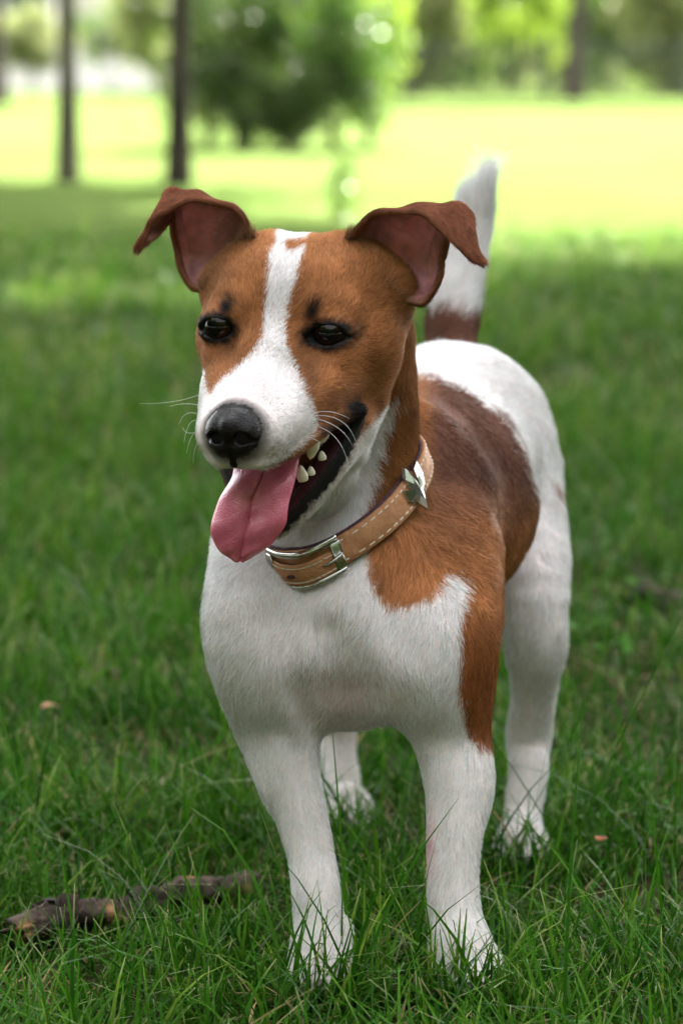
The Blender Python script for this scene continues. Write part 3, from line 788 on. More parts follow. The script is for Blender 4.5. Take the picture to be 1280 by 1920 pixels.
def ear_mesh(rows, inward):
    G = np.array([[HL(*HP(*p)) for p in r] for r in rows])
    G = catmull(G, 6)
    G = np.swapaxes(catmull(np.swapaxes(G, 0, 1), 8), 0, 1)
    r, c = G.shape[:2]
    e = np.minimum(np.arange(c), np.arange(c)[::-1]) / 6.0
    # folds inside the cup: a ridge near the outer rim and a hollow beside it
    cc_ = np.linspace(0, 1, c)[None, :]; rr_ = np.linspace(0, 1, r)[:, None]
    fold = (np.exp(-((cc_ - .74 - .1 * rr_) / .07) ** 2) * np.exp(-((rr_ - .25) / .18) ** 2) * .0042 - np.exp(-((cc_ - .86) / .05) ** 2) * np.exp(-((rr_ - .2) / .12) ** 2) * .002
            + np.exp(-((cc_ - .38 + .25 * rr_) / .06) ** 2) * np.exp(-((rr_ - .2) / .14) ** 2) * .0032 + .0008 * np.sin(rr_ * 21 + cc_ * 9))
    du_ = np.gradient(G, axis=0); dv_ = np.gradient(G, axis=1); n_ = np.cross(du_, dv_); n_ /= np.linalg.norm(n_, axis=2, keepdims=True) + 1e-9
    sg = np.sign(n_[r // 4, c // 2] @ (np.array((0, 0, CAM_H)) - G[r // 4, c // 2]))
    G = G + n_ * sg * fold[..., None]
    th = np.tile(np.clip(.6 + .4 * e, 0, 1) * .0016, (r, 1)) * np.linspace(1, .8, r)[:, None]
    V, F, n = thick_sheet(G, th)
    return V, F, r, c, n
EARS = [ear_mesh(EAR_L, 1), ear_mesh(EAR_R, 1)]

# tongue
TG = [(.1, .2, -6.0, 1.5), (.2, 2.4, -6.0, 1.7), (.3, 3.4, -6.85, 1.72), (-.05, 4.1, -8.0, 1.9), (-.3, 4.35, -9.2, 2.02), (-.6, 4.25, -10.2, 1.62), (-.8, 4.05, -10.85, .98), (-.88, 3.95, -11.12, .3)]
TGs = catmull(np.array(TG), 8)
def tongue_mesh():
    nc = 25; t = np.linspace(-1, 1, nc); G = []
    tang = np.gradient(TGs[:, :3], axis=0); tang /= np.linalg.norm(tang, axis=1, keepdims=True)
    for i, (x, y, z, w) in enumerate(TGs):
        up = np.cross((1, 0, 0), tang[i]); up /= np.linalg.norm(up)      # away from the jaw
        s = i / len(TGs)
        side = np.array((1, .02, .12 * s)); side /= np.linalg.norm(side)
        lift = -.5 * np.exp(-(t / .10) ** 2) * (1 - .6 * s) * .8 + .22 * (1 - t * t) - .1 * t ** 4 + .035 * np.sin(i * .55 + t * 5) 
        G.append(np.array((x, y, z)) + t[:, None] * w * side + lift[:, None] * up)
    G = HLs(np.array(G).reshape(-1, 3)).reshape(len(TGs), nc, 3)
    th = np.clip(1 - np.abs(t) ** 6, .35, 1)[None, :] * np.clip(np.linspace(1.6, .35, len(TGs)), .5, 1)[:, None] * .0026
    return thick_sheet(G, th)

# nose, modelled in its own fine grid in the head frame
def nose_mesh():
    T = Sdf()
    T.ell((0, 6.75, -3.75), (1.42, 1.0, 1.18), k=.3)
    for s in (-1, 1):
        T.ell((s*.78, 7.0, -3.95), (.66, .78, .72), k=.3)
        T.ell((s*.45, 7.2, -4.6), (.5, .55, .5), k=.3)
    T.cone((0, 7.05, -4.6), (0, 6.95, -5.45), .36, .28, .3)
    T.ell((0, 7.55, -3.6), (.45, .4, .55), k=.35)
    for s in (-1, 1):
        T.ell((s*.70, 7.75, -4.08), (.42, .7, .32), k=.12, sub=True)
        T.cone((s*.9, 7.75, -4.15), (s*1.42, 7.15, -4.3), .17, .12, .1, True)
    T.cone((0, 8.0, -4.35), (0, 7.5, -5.5), .13, .16, .15, True)
    xs_, ys_, zs_ = np.arange(-1.9, 1.9, .05), np.arange(5.4, 8.4, .05), np.arange(-6.0, -2.2, .05)
    F = T.field(xs_.astype(np.float32), ys_.astype(np.float32), zs_.astype(np.float32), cap=2.0)
    V, Q = surface_nets(F, xs_, ys_, zs_)
    V = relax(V, Q, 2)
    return HLs(V), Q

def tooth_mesh(base, tip, r):
    """rounded, slightly curved tooth from base to tip (head frame)"""
    base, tip = np.array(base, float), np.array(tip, float)
    ax = tip - base; L = np.linalg.norm(ax); ax /= L
    u = np.cross(ax, (0.3, 1, 0.1)); u /= np.linalg.norm(u); v = np.cross(ax, u)
    V, F = [], []; nr, ns = 9, 14
    for i in range(nr):
        t = i / (nr - 1)
        rr = r * (1 - t ** 2.2) ** .5 if t < 1 else 0.01 * r
        rr = max(rr, .02 * r) * (0.86 + .14 * math.sin(math.pi * min(1, t * 1.6)))
        c = base + ax * L * t + v * .12 * L * t * t
        for j in range(ns):
            a = 2 * math.pi * j / ns
            V.append(c + (u * math.cos(a) + .8 * v * math.sin(a)) * rr)
    for i in range(nr - 1):
        for j in range(ns):
            F.append((i*ns + j, i*ns + (j+1) % ns, (i+1)*ns + (j+1) % ns, (i+1)*ns + j))
    return HLs(V), np.array(F)
def eye_mesh(s):
    """eyeball whose pole (first vertex ring) looks along the gaze"""
    ex = EYES[s]; c = np.array((ex[0], ex[1] - .1, ex[2])); r = 1.07
    g = np.array((s*.18, 1, .02)); g /= np.linalg.norm(g)
    u = np.cross(g, (0, 0, 1)); u /= np.linalg.norm(u); v = np.cross(u, g)
    V, F, A = [], [], []; nr, ns = 28, 36
    for i in range(nr):
        a = math.pi * (i + .02) / (nr - 1 + .04)
        for j in range(ns):
            b = 2 * math.pi * j / ns
            rr = r * (1 + .07 * max(0, math.cos(a)) ** 6)
            V.append(c + rr * (g * math.cos(a) + math.sin(a) * (u * math.cos(b) + v * math.sin(b)))); A.append(a)
    for i in range(nr - 1):
        for j in range(ns):
            F.append((i*ns + j, i*ns + (j+1) % ns, (i+1)*ns + (j+1) % ns, (i+1)*ns + j))
    return HLs(V), np.array(F), np.array(A)
# ---------------------------------------------------------------- coat markings, as fixed coat colours on the skin
def inside(px, py, poly):
    r = np.zeros(len(px), bool); n = len(poly)
    for i in range(n):
        (x0, y0), (x1, y1) = poly[i], poly[(i + 1) % n]
        if y0 == y1: continue
        c = ((y0 > py) != (y1 > py)) & (px < (x1 - x0) * (py - y0) / (y1 - y0) + x0)
        r ^= c
    return r
def seg_dist(P, pts):
    D = np.full(len(P), 1e9); pts = np.array(pts, float)
    for a, b in zip(pts[:-1], pts[1:]):
        ab = b - a
        t = np.clip(((P - a) @ ab) / (ab @ ab), 0, 1)
        D = np.minimum(D, np.linalg.norm(P - a - t[:, None] * ab, axis=1))
    return D
BLAZE = [(519,430),(513,452),(505,480),(500,520),(499,560),(496,600),(491,632),(478,660),(450,688),(421,707),(406,726),(396,746),(389,737),(386,712),(377,690),(360,672),
         (340,700),(340,900),(470,900),(500,880),(540,855),(578,823),(592,800),(588,768),(572,732),(556,702),(545,672),(534,642),(532,615),(537,580),(545,545),(558,510),(566,482),(568,460),(552,472),(541,475),(530,466),(527,455),(545,452),(570,449),(585,430)]
THROAT = [(690,800),(741,742),(742,762),(726,806),(712,850),(706,893),(697,930),(672,972),(690,1000),(690,1140),(380,1140),(380,960),(420,960),(500,1010),(548,975),(600,915),(650,850)]
FLANK = [(690,1000),(693,1085),(704,1112),(717,1132),(745,1141),(790,1131),(815,1116),(830,1092),(838,1080),(870,1081),(877,1095),(869,1130),(860,1180),(862,1250),(862,1310),(868,1350),(885,1385),(905,1404),(945,1402),(1000,1250),(1010,1100),(1015,940),(985,850),(957,792),(935,771),(905,762),(893,745),(860,725),(820,710),(785,705),(740,703),(680,720),(685,960)]
TAILBAND = [(780,604),(812,590),(835,580),(860,592),(905,604),(915,660),(770,660)]
HIP = [(1034,890),(1046,905),(1060,950),(1044,938)]
WHITE = np.array((.90, .88, .875)); GREY = np.array((.10, .085, .085)); BLACK = np.array((.0050, .0038, .0034))
TAN, RUST, DARK = np.array((.41, .172, .064)), np.array((.33, .115, .035)), np.array((.150, .066, .042))
COL_P = np.array((.012, 2.245 * CP, 0)); 
def collar_z(x, d): return .265 + .2775 * (x + .0218) + .577 * (d - 2.18)
UPLIP = [(4.15,-.75,-4.05),(3.45,1.0,-4.15),(3.1,2.2,-4.45),(2.6,3.5,-4.85),(1.9,5.0,-5.3)]
LOLIP = [(4.15,-.95,-4.35),(3.5,-.25,-5.9),(2.75,.45,-7.2),(1.9,1.0,-8.3),(1.05,1.45,-9.3),(.2,1.8,-9.95)]
def coat(P, Nrm, rng=None, jit=0.0):
    """coat colour, hair length (m), keep (0..1) for points on the skin"""
    n = len(P); px, py, d = px_of(P); h = to_head(P); x, y, z = h.T
    wob = np.stack([vnoise(P, 160, 1), vnoise(P, 160, 2)], 1) - .5 + .5 * (np.stack([vnoise(P, 420, 3), vnoise(P, 420, 4)], 1) - .5)
    amp = np.where(y > -6.5, 5, 13)
    qx, qy = px + amp * wob[:, 0], py + amp * wob[:, 1]
    if rng is not None: qx, qy = qx + rng.normal(0, jit, n), qy + rng.normal(0, jit, n)
    C = np.tile(WHITE, (n, 1)); L = np.full(n, .0095); K = np.ones(n)
    upper = (P[:, 2] > collar_z(P[:, 0], d) - .004) & (d < 2.34) & (P[:, 2] > .24)
    v = vnoise(P, 60, 5)[:, None]; w = vnoise(P, 25, 6)[:, None]
    brown_head = TAN * (.78 + .45 * v) * (1 - .25 * w)
    # head and neck
    face = np.clip((y + 7) / 2, 0, 1)
    C = np.where(upper[:, None], brown_head, C)
    L = np.where(upper, .0095 - .0035 * face, L)
    front = (y > -6.5)
    wh = upper & front & inside(qx, qy, BLAZE) & ~((z < -5.6) & (y < 3))
    C[wh] = WHITE
    L = np.where(upper & (y > 0.5) & (z > -5.7), .0050 - .0016 * np.clip((y - 2) / 4, 0, 1), L)
    th = upper & inside(qx, qy, THROAT) & (z < -4.4) & (d < 2.30)
    C[th] = WHITE; L[th] = .0085
    # neck and nape darker towards the back
    nape = upper & (y < -6)
    C = np.where(nape[:, None], C * .85, C)
    # body
    body = ~upper
    fl = body & inside(qx, qy, FLANK) & (d < np.where(py > 800, 2.495, 2.56)) & (P[:, 0] > -.02)
    back = np.clip((1040 - py) / 150, 0, 1)[:, None] * np.clip((px - 760) / 60, 0, 1)[:, None]
    low = np.clip((py - 1130) / 120, 0, 1)[:, None]
    cb = (TAN * (1 - back) + DARK * back) * (1 - low) + RUST * low
    cb = cb * (.72 + .5 * v)
    C = np.where(fl[:, None], cb, C); L = np.where(fl, .0085, L)
    C = np.where((body & inside(qx, qy, TAILBAND) & (d > 2.62))[:, None], DARK * (.75 + .5 * v), C)
    C = np.where((body & inside(qx, qy, HIP) & (d > 2.5))[:, None], RUST, C)
    L = np.where(body & (P[:, 2] < .15), .007, L)
    L = np.where(body & (P[:, 2] < .045), .0055, L)
    tail = body & (d > 2.6) & (py < 640)
    L = np.where(tail, .015 + .016 * np.clip((430 - py) / 80, 0, 1), L)
    # pinkish skin tint in thin-haired spots
    pink = np.exp(-(((px - 460) / 42) ** 2 + ((py - 724) / 22) ** 2)) * .4 * (upper & (y > 2))
    pink += np.exp(-(((px - 805) / 14) ** 2 + ((py - 1580) / 60) ** 2)) * 1.0 * body
    pink += np.exp(-(((px - 640) / 90) ** 2 + ((py - 1300) / 60) ** 2)) * .6 * body
    C = C * (1 - pink[:, None] * np.array((.06, .34, .30)))
    # dark mask: lids, brow smudges, edge of the mouth
    dk = np.zeros(n)
    for s in (-1, 1):
        e = EYES[s]
        q = np.sqrt(((x - e[0] - s*.08) / 1.34) ** 2 + ((z - e[2]) / .86) ** 2) + .25 * (vnoise(P, 420, 33) - .5)
        dk = np.maximum(dk, np.clip((1.20 - q) / .34, 0, 1) * (y > -2.6) * upper)
        bx, by = ((424, 577), (584, 584))[s > 0]
        dk = np.maximum(dk, 1.0 * np.exp(-(((px - bx - .25 * (by - py)) / 16) ** 2 + ((py - by) / 24) ** 2) ** 1.5) * upper * (y > -4))
        ix, iy = ((430, 640), (572, 640))[s > 0]
        dk = np.maximum(dk, .6 * np.exp(-(((px - ix) / 16) ** 2 + ((py - iy) / 30) ** 2)) * upper * (y > -3))
    dk = np.maximum(dk, .52 * np.exp(-(((px - 580) / 26) ** 2 + ((py - 705) / 60) ** 2)) * upper * (y > -2))
    dk = np.maximum(dk, .35 * np.exp(-(((px - 640) / 50) ** 2 + ((py - 745) / 30) ** 2)) * upper * (y > -3))
    ax = np.abs(x); ha = np.stack([ax, y, z], 1)
    du, dl = seg_dist(ha, UPLIP), seg_dist(ha, LOLIP) + .22 * (vnoise(P, 520, 34) - .5)
    dk = np.maximum(dk, np.clip((.62 - du) / .25, 0, 1) * np.clip((3.6 - y) / 1.2, 0, 1) * upper)
    dk = np.maximum(dk, np.clip((1.0 - du) / .5, 0, 1) * np.clip((1.4 - y) / 1.0, 0, 1) * upper)
    dk = np.maximum(dk, np.clip((.58 - dl) / .14, 0, 1) * upper)
    # stubble near the nose
    nd = np.sqrt((x / 1.5) ** 2 + ((y - 6.75) / 1.1) ** 2 + ((z + 3.9) / 1.45) ** 2)
    spk = (vnoise(P, 900, 8) > .52)
    dk = np.maximum(dk, np.clip((1.36 - nd) / .3, 0, 1) * .8 * upper * (y > 4.6))
    dk = np.maximum(dk, .45 * spk * np.exp(-(((px - 520) / 45) ** 2 + ((py - 835) / 36) ** 2)) * upper * (y > 2))
    dk = np.maximum(dk, .3 * spk * np.exp(-(((px - 500) / 22) ** 2 + ((py - 752) / 12) ** 2)) * upper * (y > 2))
    C = C * (1 - dk[:, None]) + BLACK * dk[:, None]
    # bare skin: inside of the mouth, lips, lid edges, under the nose leather
    cav = ((x / 3.35) ** 2 + ((( y - 1.9) * .8387 - (z + 6.1) * .5446) / 4.1) ** 2 + (((y - 1.9) * .5446 + (z + 6.1) * .8387) / 1.6) ** 2 < 1)
    cav |= ((x / 2.8) ** 2 + (((y - 3.6) * .883 - (z + 6.9) * .469) / 3.6) ** 2 + (((y - 3.6) * .469 + (z + 6.9) * .883) / 1.5) ** 2 < 1)
    cav &= upper & (du > .45) & (dl > .36)
    zl = -z; lx = np.interp(zl, [4.35, 5.9, 7.2, 8.3, 9.3, 9.95], [4.15, 3.5, 2.75, 1.9, 1.05, .2]); ly = np.interp(zl, [4.35, 5.9, 7.2, 8.3, 9.3, 9.95], [-.95, -.25, .45, 1.0, 1.45, 1.8])
    hn = Nrm @ HR
    cav |= upper & (z < -4.3) & (z > -10.2) & (ax < lx - .22) & (y > ly - .7) & (y < 3.0) & (hn[:, 1] * .84 + hn[:, 2] * .54 > -.25) & (dl > .30)
    cav |= upper & (z < -3.9) & (y > -1) & (y < 6) & (hn[:, 2] < -.2) & (ax < np.interp(y, [-.75, 1, 2.2, 3.5, 5, 6.2], [4.15, 3.45, 3.1, 2.6, 1.9, 1.0]) - .12) & (z > np.interp(y, [-1, 2, 6], [-4.6, -5.4, -6.6])) & (du > .28)
    C[cav] = np.array((.050, .016, .020)); K[cav] = 0
    C[(nd < 1.0) & upper] = BLACK
    K[(dl < .46) & upper] = 0
    L = np.where((dl < 1.8) & upper, .0042, L)
    K[(du < .30) & (y < 4) & (z < -4.5) & upper] = 0
    for s in (-1, 1):
        e = EYES[s]
        K[(np.abs((x - e[0] - s*.1) / 1.18) ** 2 + np.abs((z - e[2]) / .66) ** 2 < 1) & (y > -2.2) & upper] = 0
        L = np.where((np.abs((x - e[0]) / 1.9) ** 2 + np.abs((z - e[2]) / 1.5) ** 2 < 1) & upper & (y > -2.4), .0034, L)
    K[(nd < .96) & upper] = 0
    L = np.where((nd < 1.5) & upper, .0020, L)
    return C, L, K, upper

def flow(P, Nrm, upper):
    h = to_head(P); px, py, d = px_of(P)
    f = h - np.array((0, 9.0, -3.2)); f[:, 2] *= 1.0
    fh = (f / np.linalg.norm(f, axis=1, keepdims=True)) @ HR.T
    neck = np.clip((-5.5 - h[:, 1]) / 2, 0, 1)[:, None] * np.ones((1, 3))
    neck = np.maximum(neck, np.clip((-7.0 - h[:, 2]) / 2, 0, 1)[:, None])
    fh = fh * (1 - neck) + neck * np.array((.05, .25, -1.0))
    back = np.array((.2, 1, -.12)); down = np.array((0, .05, -1))
    fr = np.clip(-Nrm[:, 1:2] * 1.2, 0, 1)
    fb = down * (.45 + .55 * fr) + back * (1 - fr) * .9
    lg = np.clip((.17 - P[:, 2:3]) / .04, 0, 1)
    fb = fb * (1 - lg) + np.array((0, .12, -1)) * lg
    tl = ((d > 2.62) & (py < 655))[:, None]
    fb = np.where(tl, np.array((.16, .05, 1.0)), fb)
    out = np.where(upper[:, None], fh, fb)
    # gentle swirls
    sw = (vnoise(P, 38, 11) - .5)[:, None] * 1.3 + (vnoise(P, 110, 12) - .5)[:, None] * .5
    out = out - Nrm * np.sum(out * Nrm, 1, keepdims=True)
    out /= np.linalg.norm(out, axis=1, keepdims=True) + 1e-9
    out = out + np.cross(Nrm, out) * sw
    return out / (np.linalg.norm(out, axis=1, keepdims=True) + 1e-9)

def sample_faces(V, F, w, n, rng):
    T = np.concatenate([F[:, [0, 1, 2]], F[:, [0, 2, 3]]]); w = np.concatenate([w, w])
    a, b, c = V[T[:, 0]], V[T[:, 1]], V[T[:, 2]]
    ar = np.linalg.norm(np.cross(b - a, c - a), axis=1) * w
    t = np.searchsorted(np.cumsum(ar), rng.random(n) * ar.sum())
    t = np.minimum(t, len(T) - 1)
    u, v = rng.random(n), rng.random(n); m = u + v > 1; u[m], v[m] = 1 - u[m], 1 - v[m]
    B = np.stack([1 - u - v, u, v], 1)
    return T[t], B
def strands(root, nrm, fl, L, lift, rng, k=4, bend=.55, wild=.16):
    n = len(root)
    lift = (lift * rng.uniform(.6, 1.5, n))[:, None]
    side = np.cross(nrm, fl)
    dr = fl + side * rng.normal(0, wild, (n, 1))
    L = (L * rng.uniform(.65, 1.2, n))[:, None]
    out = np.empty((n, k, 3))
    for i in range(k):
        t = i / (k - 1)
        out[:, i] = root - nrm * .0001 + dr * L * (t - .12 * t * t) + nrm * L * (lift * t - lift * bend * t * t) + side * L * t * t * rng.normal(0, .04, (n, 1))
    return out
def hair_object(name, pts, col, nrm, rad, mat, parent, taper=.25):
    n, k = pts.shape[:2]
    hc_ = bpy.data.hair_curves.new(name)
    hc_.add_curves([k] * n)
    hc_.position_data.foreach_set('vector', np.ascontiguousarray(pts, np.float32).ravel())
    r = np.repeat(np.asarray(rad, np.float32)[:, None] * np.ones((1, k)), 1, 0) * np.linspace(1, taper, k)[None, :]
    a = hc_.attributes.get('radius') or hc_.attributes.new('radius', 'FLOAT', 'POINT')
    a.data.foreach_set('value', np.ascontiguousarray(r, np.float32).ravel())
    a = hc_.attributes.new('coat', 'FLOAT_COLOR', 'CURVE')
    a.data.foreach_set('color', np.concatenate([col, np.ones((n, 1))], 1).astype(np.float32).ravel())
    a = hc_.attributes.new('skin_normal', 'FLOAT_VECTOR', 'CURVE')
    a.data.foreach_set('vector', nrm.astype(np.float32).ravel())
    hc_.materials.append(mat)
    return link(name, hc_, parent)

def fur_material(name='fur', rough=.6, spec=.045):
    m, nt, b = new_mat(name)
    at_ = N(nt, 'ShaderNodeAttribute', attribute_name='coat')
    an = N(nt, 'ShaderNodeAttribute', attribute_name='skin_normal')
    hi = N(nt, 'ShaderNodeHairInfo')
    r = ramp(nt, [(0, (.60, .56, .55)), (.55, (1, 1, 1)), (1, (1.0, 1.0, 1.0))])  # root colour darkened, standing in for shadow between strands
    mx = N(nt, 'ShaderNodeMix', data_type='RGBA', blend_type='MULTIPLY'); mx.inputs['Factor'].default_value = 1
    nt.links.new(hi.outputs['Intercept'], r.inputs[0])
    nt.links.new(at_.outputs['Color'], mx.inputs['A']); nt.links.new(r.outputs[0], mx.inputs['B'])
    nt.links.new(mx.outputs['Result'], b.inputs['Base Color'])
    geo = N(nt, 'ShaderNodeNewGeometry')
    vm = N(nt, 'ShaderNodeMix', data_type='VECTOR'); vm.inputs['Factor'].default_value = .38
    nt.links.new(an.outputs['Vector'], vm.inputs['A']); nt.links.new(geo.outputs['Normal'], vm.inputs['B'])
    nrm = N(nt, 'ShaderNodeVectorMath', operation='NORMALIZE')
    nt.links.new(vm.outputs['Result'], nrm.inputs[0]); nt.links.new(nrm.outputs[0], b.inputs['Normal'])
    b.inputs['Roughness'].default_value = rough
    b.inputs['Specular IOR Level'].default_value = spec
    return m
def skin_material():
    m, nt, b = new_mat('dog_skin')
    a = N(nt, 'ShaderNodeAttribute', attribute_name='coat')
    w = N(nt, 'ShaderNodeAttribute', attribute_name='wet')
    nt.links.new(a.outputs['Color'], b.inputs['Base Color'])
    b.inputs['Specular IOR Level'].default_value = .22
    mr = N(nt, 'ShaderNodeMapRange'); mr.inputs['To Min'].default_value = .75; mr.inputs['To Max'].default_value = .25
    nt.links.new(w.outputs['Fac'], mr.inputs['Value']); nt.links.new(mr.outputs[0], b.inputs['Roughness'])
    no = N(nt, 'ShaderNodeTexNoise', Scale=900, Detail=4)
    tc = N(nt, 'ShaderNodeTexCoord'); nt.links.new(tc.outputs['Object'], no.inputs['Vector'])
    bp = N(nt, 'ShaderNodeBump', Strength=.35, Distance=.0008)
    nt.links.new(no.outputs['Fac'], bp.inputs['Height']); nt.links.new(bp.outputs[0], b.inputs['Normal'])
    return m
M_FUR, M_SKIN = fur_material(), skin_material()

rng = np.random.default_rng(7)
DC, DL, DK, DU = coat(DV, DN)
DC = np.mean([coat(DV, DN, rng, 5.0)[0] for _ in range(5)], 0)
dog_me = mesh_np('dog', DV, DF, M_SKIN)
color_attr(dog_me, 'coat', DC * np.where(DK[:, None] > 0, np.array((.85, .74, .72)), 1))
wa = dog_me.attributes.new('wet', 'FLOAT', 'POINT'); wa.data.foreach_set('value', ((1 - DK) * np.where(DC[:, 0] < .03, .35, .8)).astype(np.float32))
dog = link('dog', dog_me)
tag(dog, 'white and tan short-haired terrier standing in the grass with its tongue hanging out', 'dog')

NHAIR = 420000
cen = DV[DF].mean(1); fup = DU[DF].any(1)
hcen = to_head(cen)
wgt = np.where(fup, 1.9, 1.0) * np.where(fup & (hcen[:, 1] > -6), 1.5, 1)
wgt = wgt * np.where(cen[:, 2] < .012, .1, 1)
T, Bc = sample_faces(DV, DF, wgt, NHAIR, rng)
root = np.einsum('nk,nkd->nd', Bc, DV[T]); rn = np.einsum('nk,nkd->nd', Bc, DN[T]); rn /= np.linalg.norm(rn, axis=1, keepdims=True)
C, L, K, U = coat(root, rn, rng, np.where(to_head(root)[:, 1] > -6.5, 2.6, 5.0))
keep = rng.random(len(root)) < K
root, rn, C, L, U = root[keep], rn[keep], C[keep], L[keep], U[keep]
fl_ = flow(root, rn, U)
def cell_hash(P, s, k):
    q = np.floor(P / s).astype(np.int64); h_ = (q[:, 0] * 73856093) ^ (q[:, 1] * 19349663) ^ (q[:, 2] * 83492791) ^ k
    h_ = ((h_ ^ (h_ >> 13)) * 1274126177) & 0xffffffff
    return ((h_ ^ (h_ >> 15)) & 0xffff) / 65535.0
cu = cell_hash(root, .0017, 5); cv = cell_hash(root, .0023, 9); cw = cell_hash(root, .0045, 13)
fl_ = fl_ + np.cross(rn, fl_) * ((cv - .5) * .42)[:, None]
lum = (rng.normal(1, .17, len(root)) * (.80 + .26 * cu + .14 * cw))[:, None]; brownish = (C[:, :1] > C[:, 2:] * 1.8)
lum = np.clip(np.where(brownish, lum ** 1.6, 1 + (lum - 1) * .95), .35, 1.55)
C = np.clip(C * lum, 0, .95)
lift_ = np.where(U, .34, .26); tl_ = (px_of(root)[1] < 640) & (px_of(root)[2] > 2.6); lift_ = np.where(tl_, .22, lift_); fl_ = fl_ + np.where(tl_[:, None], rng.normal(0, .07, (len(root), 3)), 0)
pts = strands(root, rn, fl_, L, lift_, rng)
rad = np.where(U, .000085, .00012) * rng.uniform(.7, 1.2, len(root))
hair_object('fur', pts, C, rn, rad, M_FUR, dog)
scene.cycles_curves.shape = 'RIBBONS'
# ---------------------------------------------------------------- ears
def ear_materials():
    m, nt, b = new_mat('ear_skin')
    a = N(nt, 'ShaderNodeAttribute', attribute_name='coat')
    nt.links.new(a.outputs['Color'], b.inputs['Base Color'])
    b.inputs['Roughness'].default_value = .6
    b.inputs['Subsurface Weight'].default_value = .25
    b.inputs['Subsurface Radius'].default_value = (.004, .0012, .0006)
    b.inputs['Subsurface Scale'].default_value = 1.0
    return m
M_EAR = ear_materials()
for ei, (V, F, r, c, nn) in enumerate(EARS):
    Nn = vert_normals(V, F)
    # which of the two sides is the inside of the cup: the one that looks to the camera at mid ear
    mid = (r // 4) * c + c // 2
    inner_first = Nn[mid] @ (np.array((0, 0, CAM_H)) - V[mid]) > 0
    row = np.tile(np.repeat(np.arange(r) / (r - 1), c), 2); cc = np.tile(np.tile(np.arange(c) / (c - 1), r), 2)
    side = np.concatenate([np.full(r*c, inner_first), np.full(r*c, not inner_first)])
    out_c = np.array((.195, .072, .038)) * (.8 + .4 * vnoise(V, 120, 21))[:, None]
    pinkv = np.exp(-((row - .24) / .2) ** 2 - ((cc - .56) / .34) ** 2) * (.75 + .5 * vnoise(V, 150, 22))
    in_c = np.array((.24, .09, .075)) * (1 - pinkv[:, None]) + np.array((.95, .46, .52)) * np.clip(pinkv * 1.4, 0, 1)[:, None]
    edge = np.clip((np.abs(cc - .5) * 2 - .86) / .12, 0, 1)[:, None]  # rim painted orange, standing in for light catching the edge
    in_c = in_c * (.8 + .5 * vnoise(V, 260, 25))[:, None] * (1 - edge) + np.array((.23, .085, .035)) * edge
    Ce = np.where(side[:, None], in_c, out_c)
    me = mesh_np('ear', V, F, M_EAR)
    color_attr(me, 'coat', Ce)
    ear = link('ear', me, dog)
    Fo = F
    wside = np.where(side, .25, 1.0)
    wf = wside[Fo].mean(1) * np.where((row[Fo].mean(1) < .08), .3, 1)
    T, Bc = sample_faces(V, Fo, wf, 42000, rng)
    ro = np.einsum('nk,nkd->nd', Bc, V[T]); rn_ = np.einsum('nk,nkd->nd', Bc, Nn[T]); rn_ /= np.linalg.norm(rn_, axis=1, keepdims=True) + 1e-9
    Ch = np.einsum('nk,nkd->nd', Bc, Ce[T]); sd = np.einsum('nk,nk->n', Bc, side[T].astype(float)); rw = np.einsum('nk,nk->n', Bc, row[T]); ccs = np.einsum('nk,nk->n', Bc, cc[T])
    keepm = (sd < .6) | (np.abs(ccs - .5) > .38) | (rng.random(len(ro)) < .14)
    ro, rn_, Ch, sd, rw, ccs = ro[keepm], rn_[keepm], Ch[keepm], sd[keepm], rw[keepm], ccs[keepm]
    G = V[:r*c].reshape(r, c, 3); du = np.gradient(G, axis=0).reshape(-1, 3)
    ti = T[keepm, 0] % (r*c)
    fl_ = du[ti]; fl_ = fl_ - rn_ * np.sum(fl_ * rn_, 1, keepdims=True); fl_ /= np.linalg.norm(fl_, axis=1, keepdims=True) + 1e-9
    Le = np.where(sd > .5, .0034, .0052)
    pts = strands(ro, rn_, fl_, Le, np.full(len(ro), .42), rng)
    hair_object('fur', pts, np.clip(Ch * rng.normal(1.15, .22, (len(ro), 1)) * (.7 + .6 * cell_hash(ro, .0016, 3))[:, None], .005, .8), rn_, np.full(len(ro), .00009), M_FUR, ear)
    # longer hair along the root of the ear, in front of the opening
    nb = 900
    t = rng.random(nb); a, b_ = G[1, 0], G[1, -1]
    front = catmull(np.array([G[3, 0], G[2, 2], .5 * (G[2, 4] + HL(*(((1, -1)[ei]) * 3.9, -3.9, 3.2))), HL(*(((1, -1)[ei]) * 4.9, -3.9, 2.2)), G[3, -1]]), 20)
    ii = (t * (len(front) - 1)).astype(int)
    hr = front[ii] + rng.normal(0, .0016, (nb, 3))
    out = (hr - HL(0, -5, 0)); out /= np.linalg.norm(out, axis=1, keepdims=True)
    fl2 = out * .8 + np.array((0, -.25, .55)) + rng.normal(0, .18, (nb, 3)); fl2 /= np.linalg.norm(fl2, axis=1, keepdims=True)
    tw = np.array((0, -1.0, .2)) * np.ones((nb, 1))
    pts = strands(hr - out * .003, tw, fl2, np.full(nb, .0085), np.full(nb, .1), rng)
    hair_object('hair_tuft', pts, np.clip(np.array((.30, .15, .075)) * rng.normal(.9, .35, (nb, 1)), .01, .6), np.tile(np.array((0, -.8, .6)), (nb, 1)), np.full(nb, .00009), M_FUR, ear)

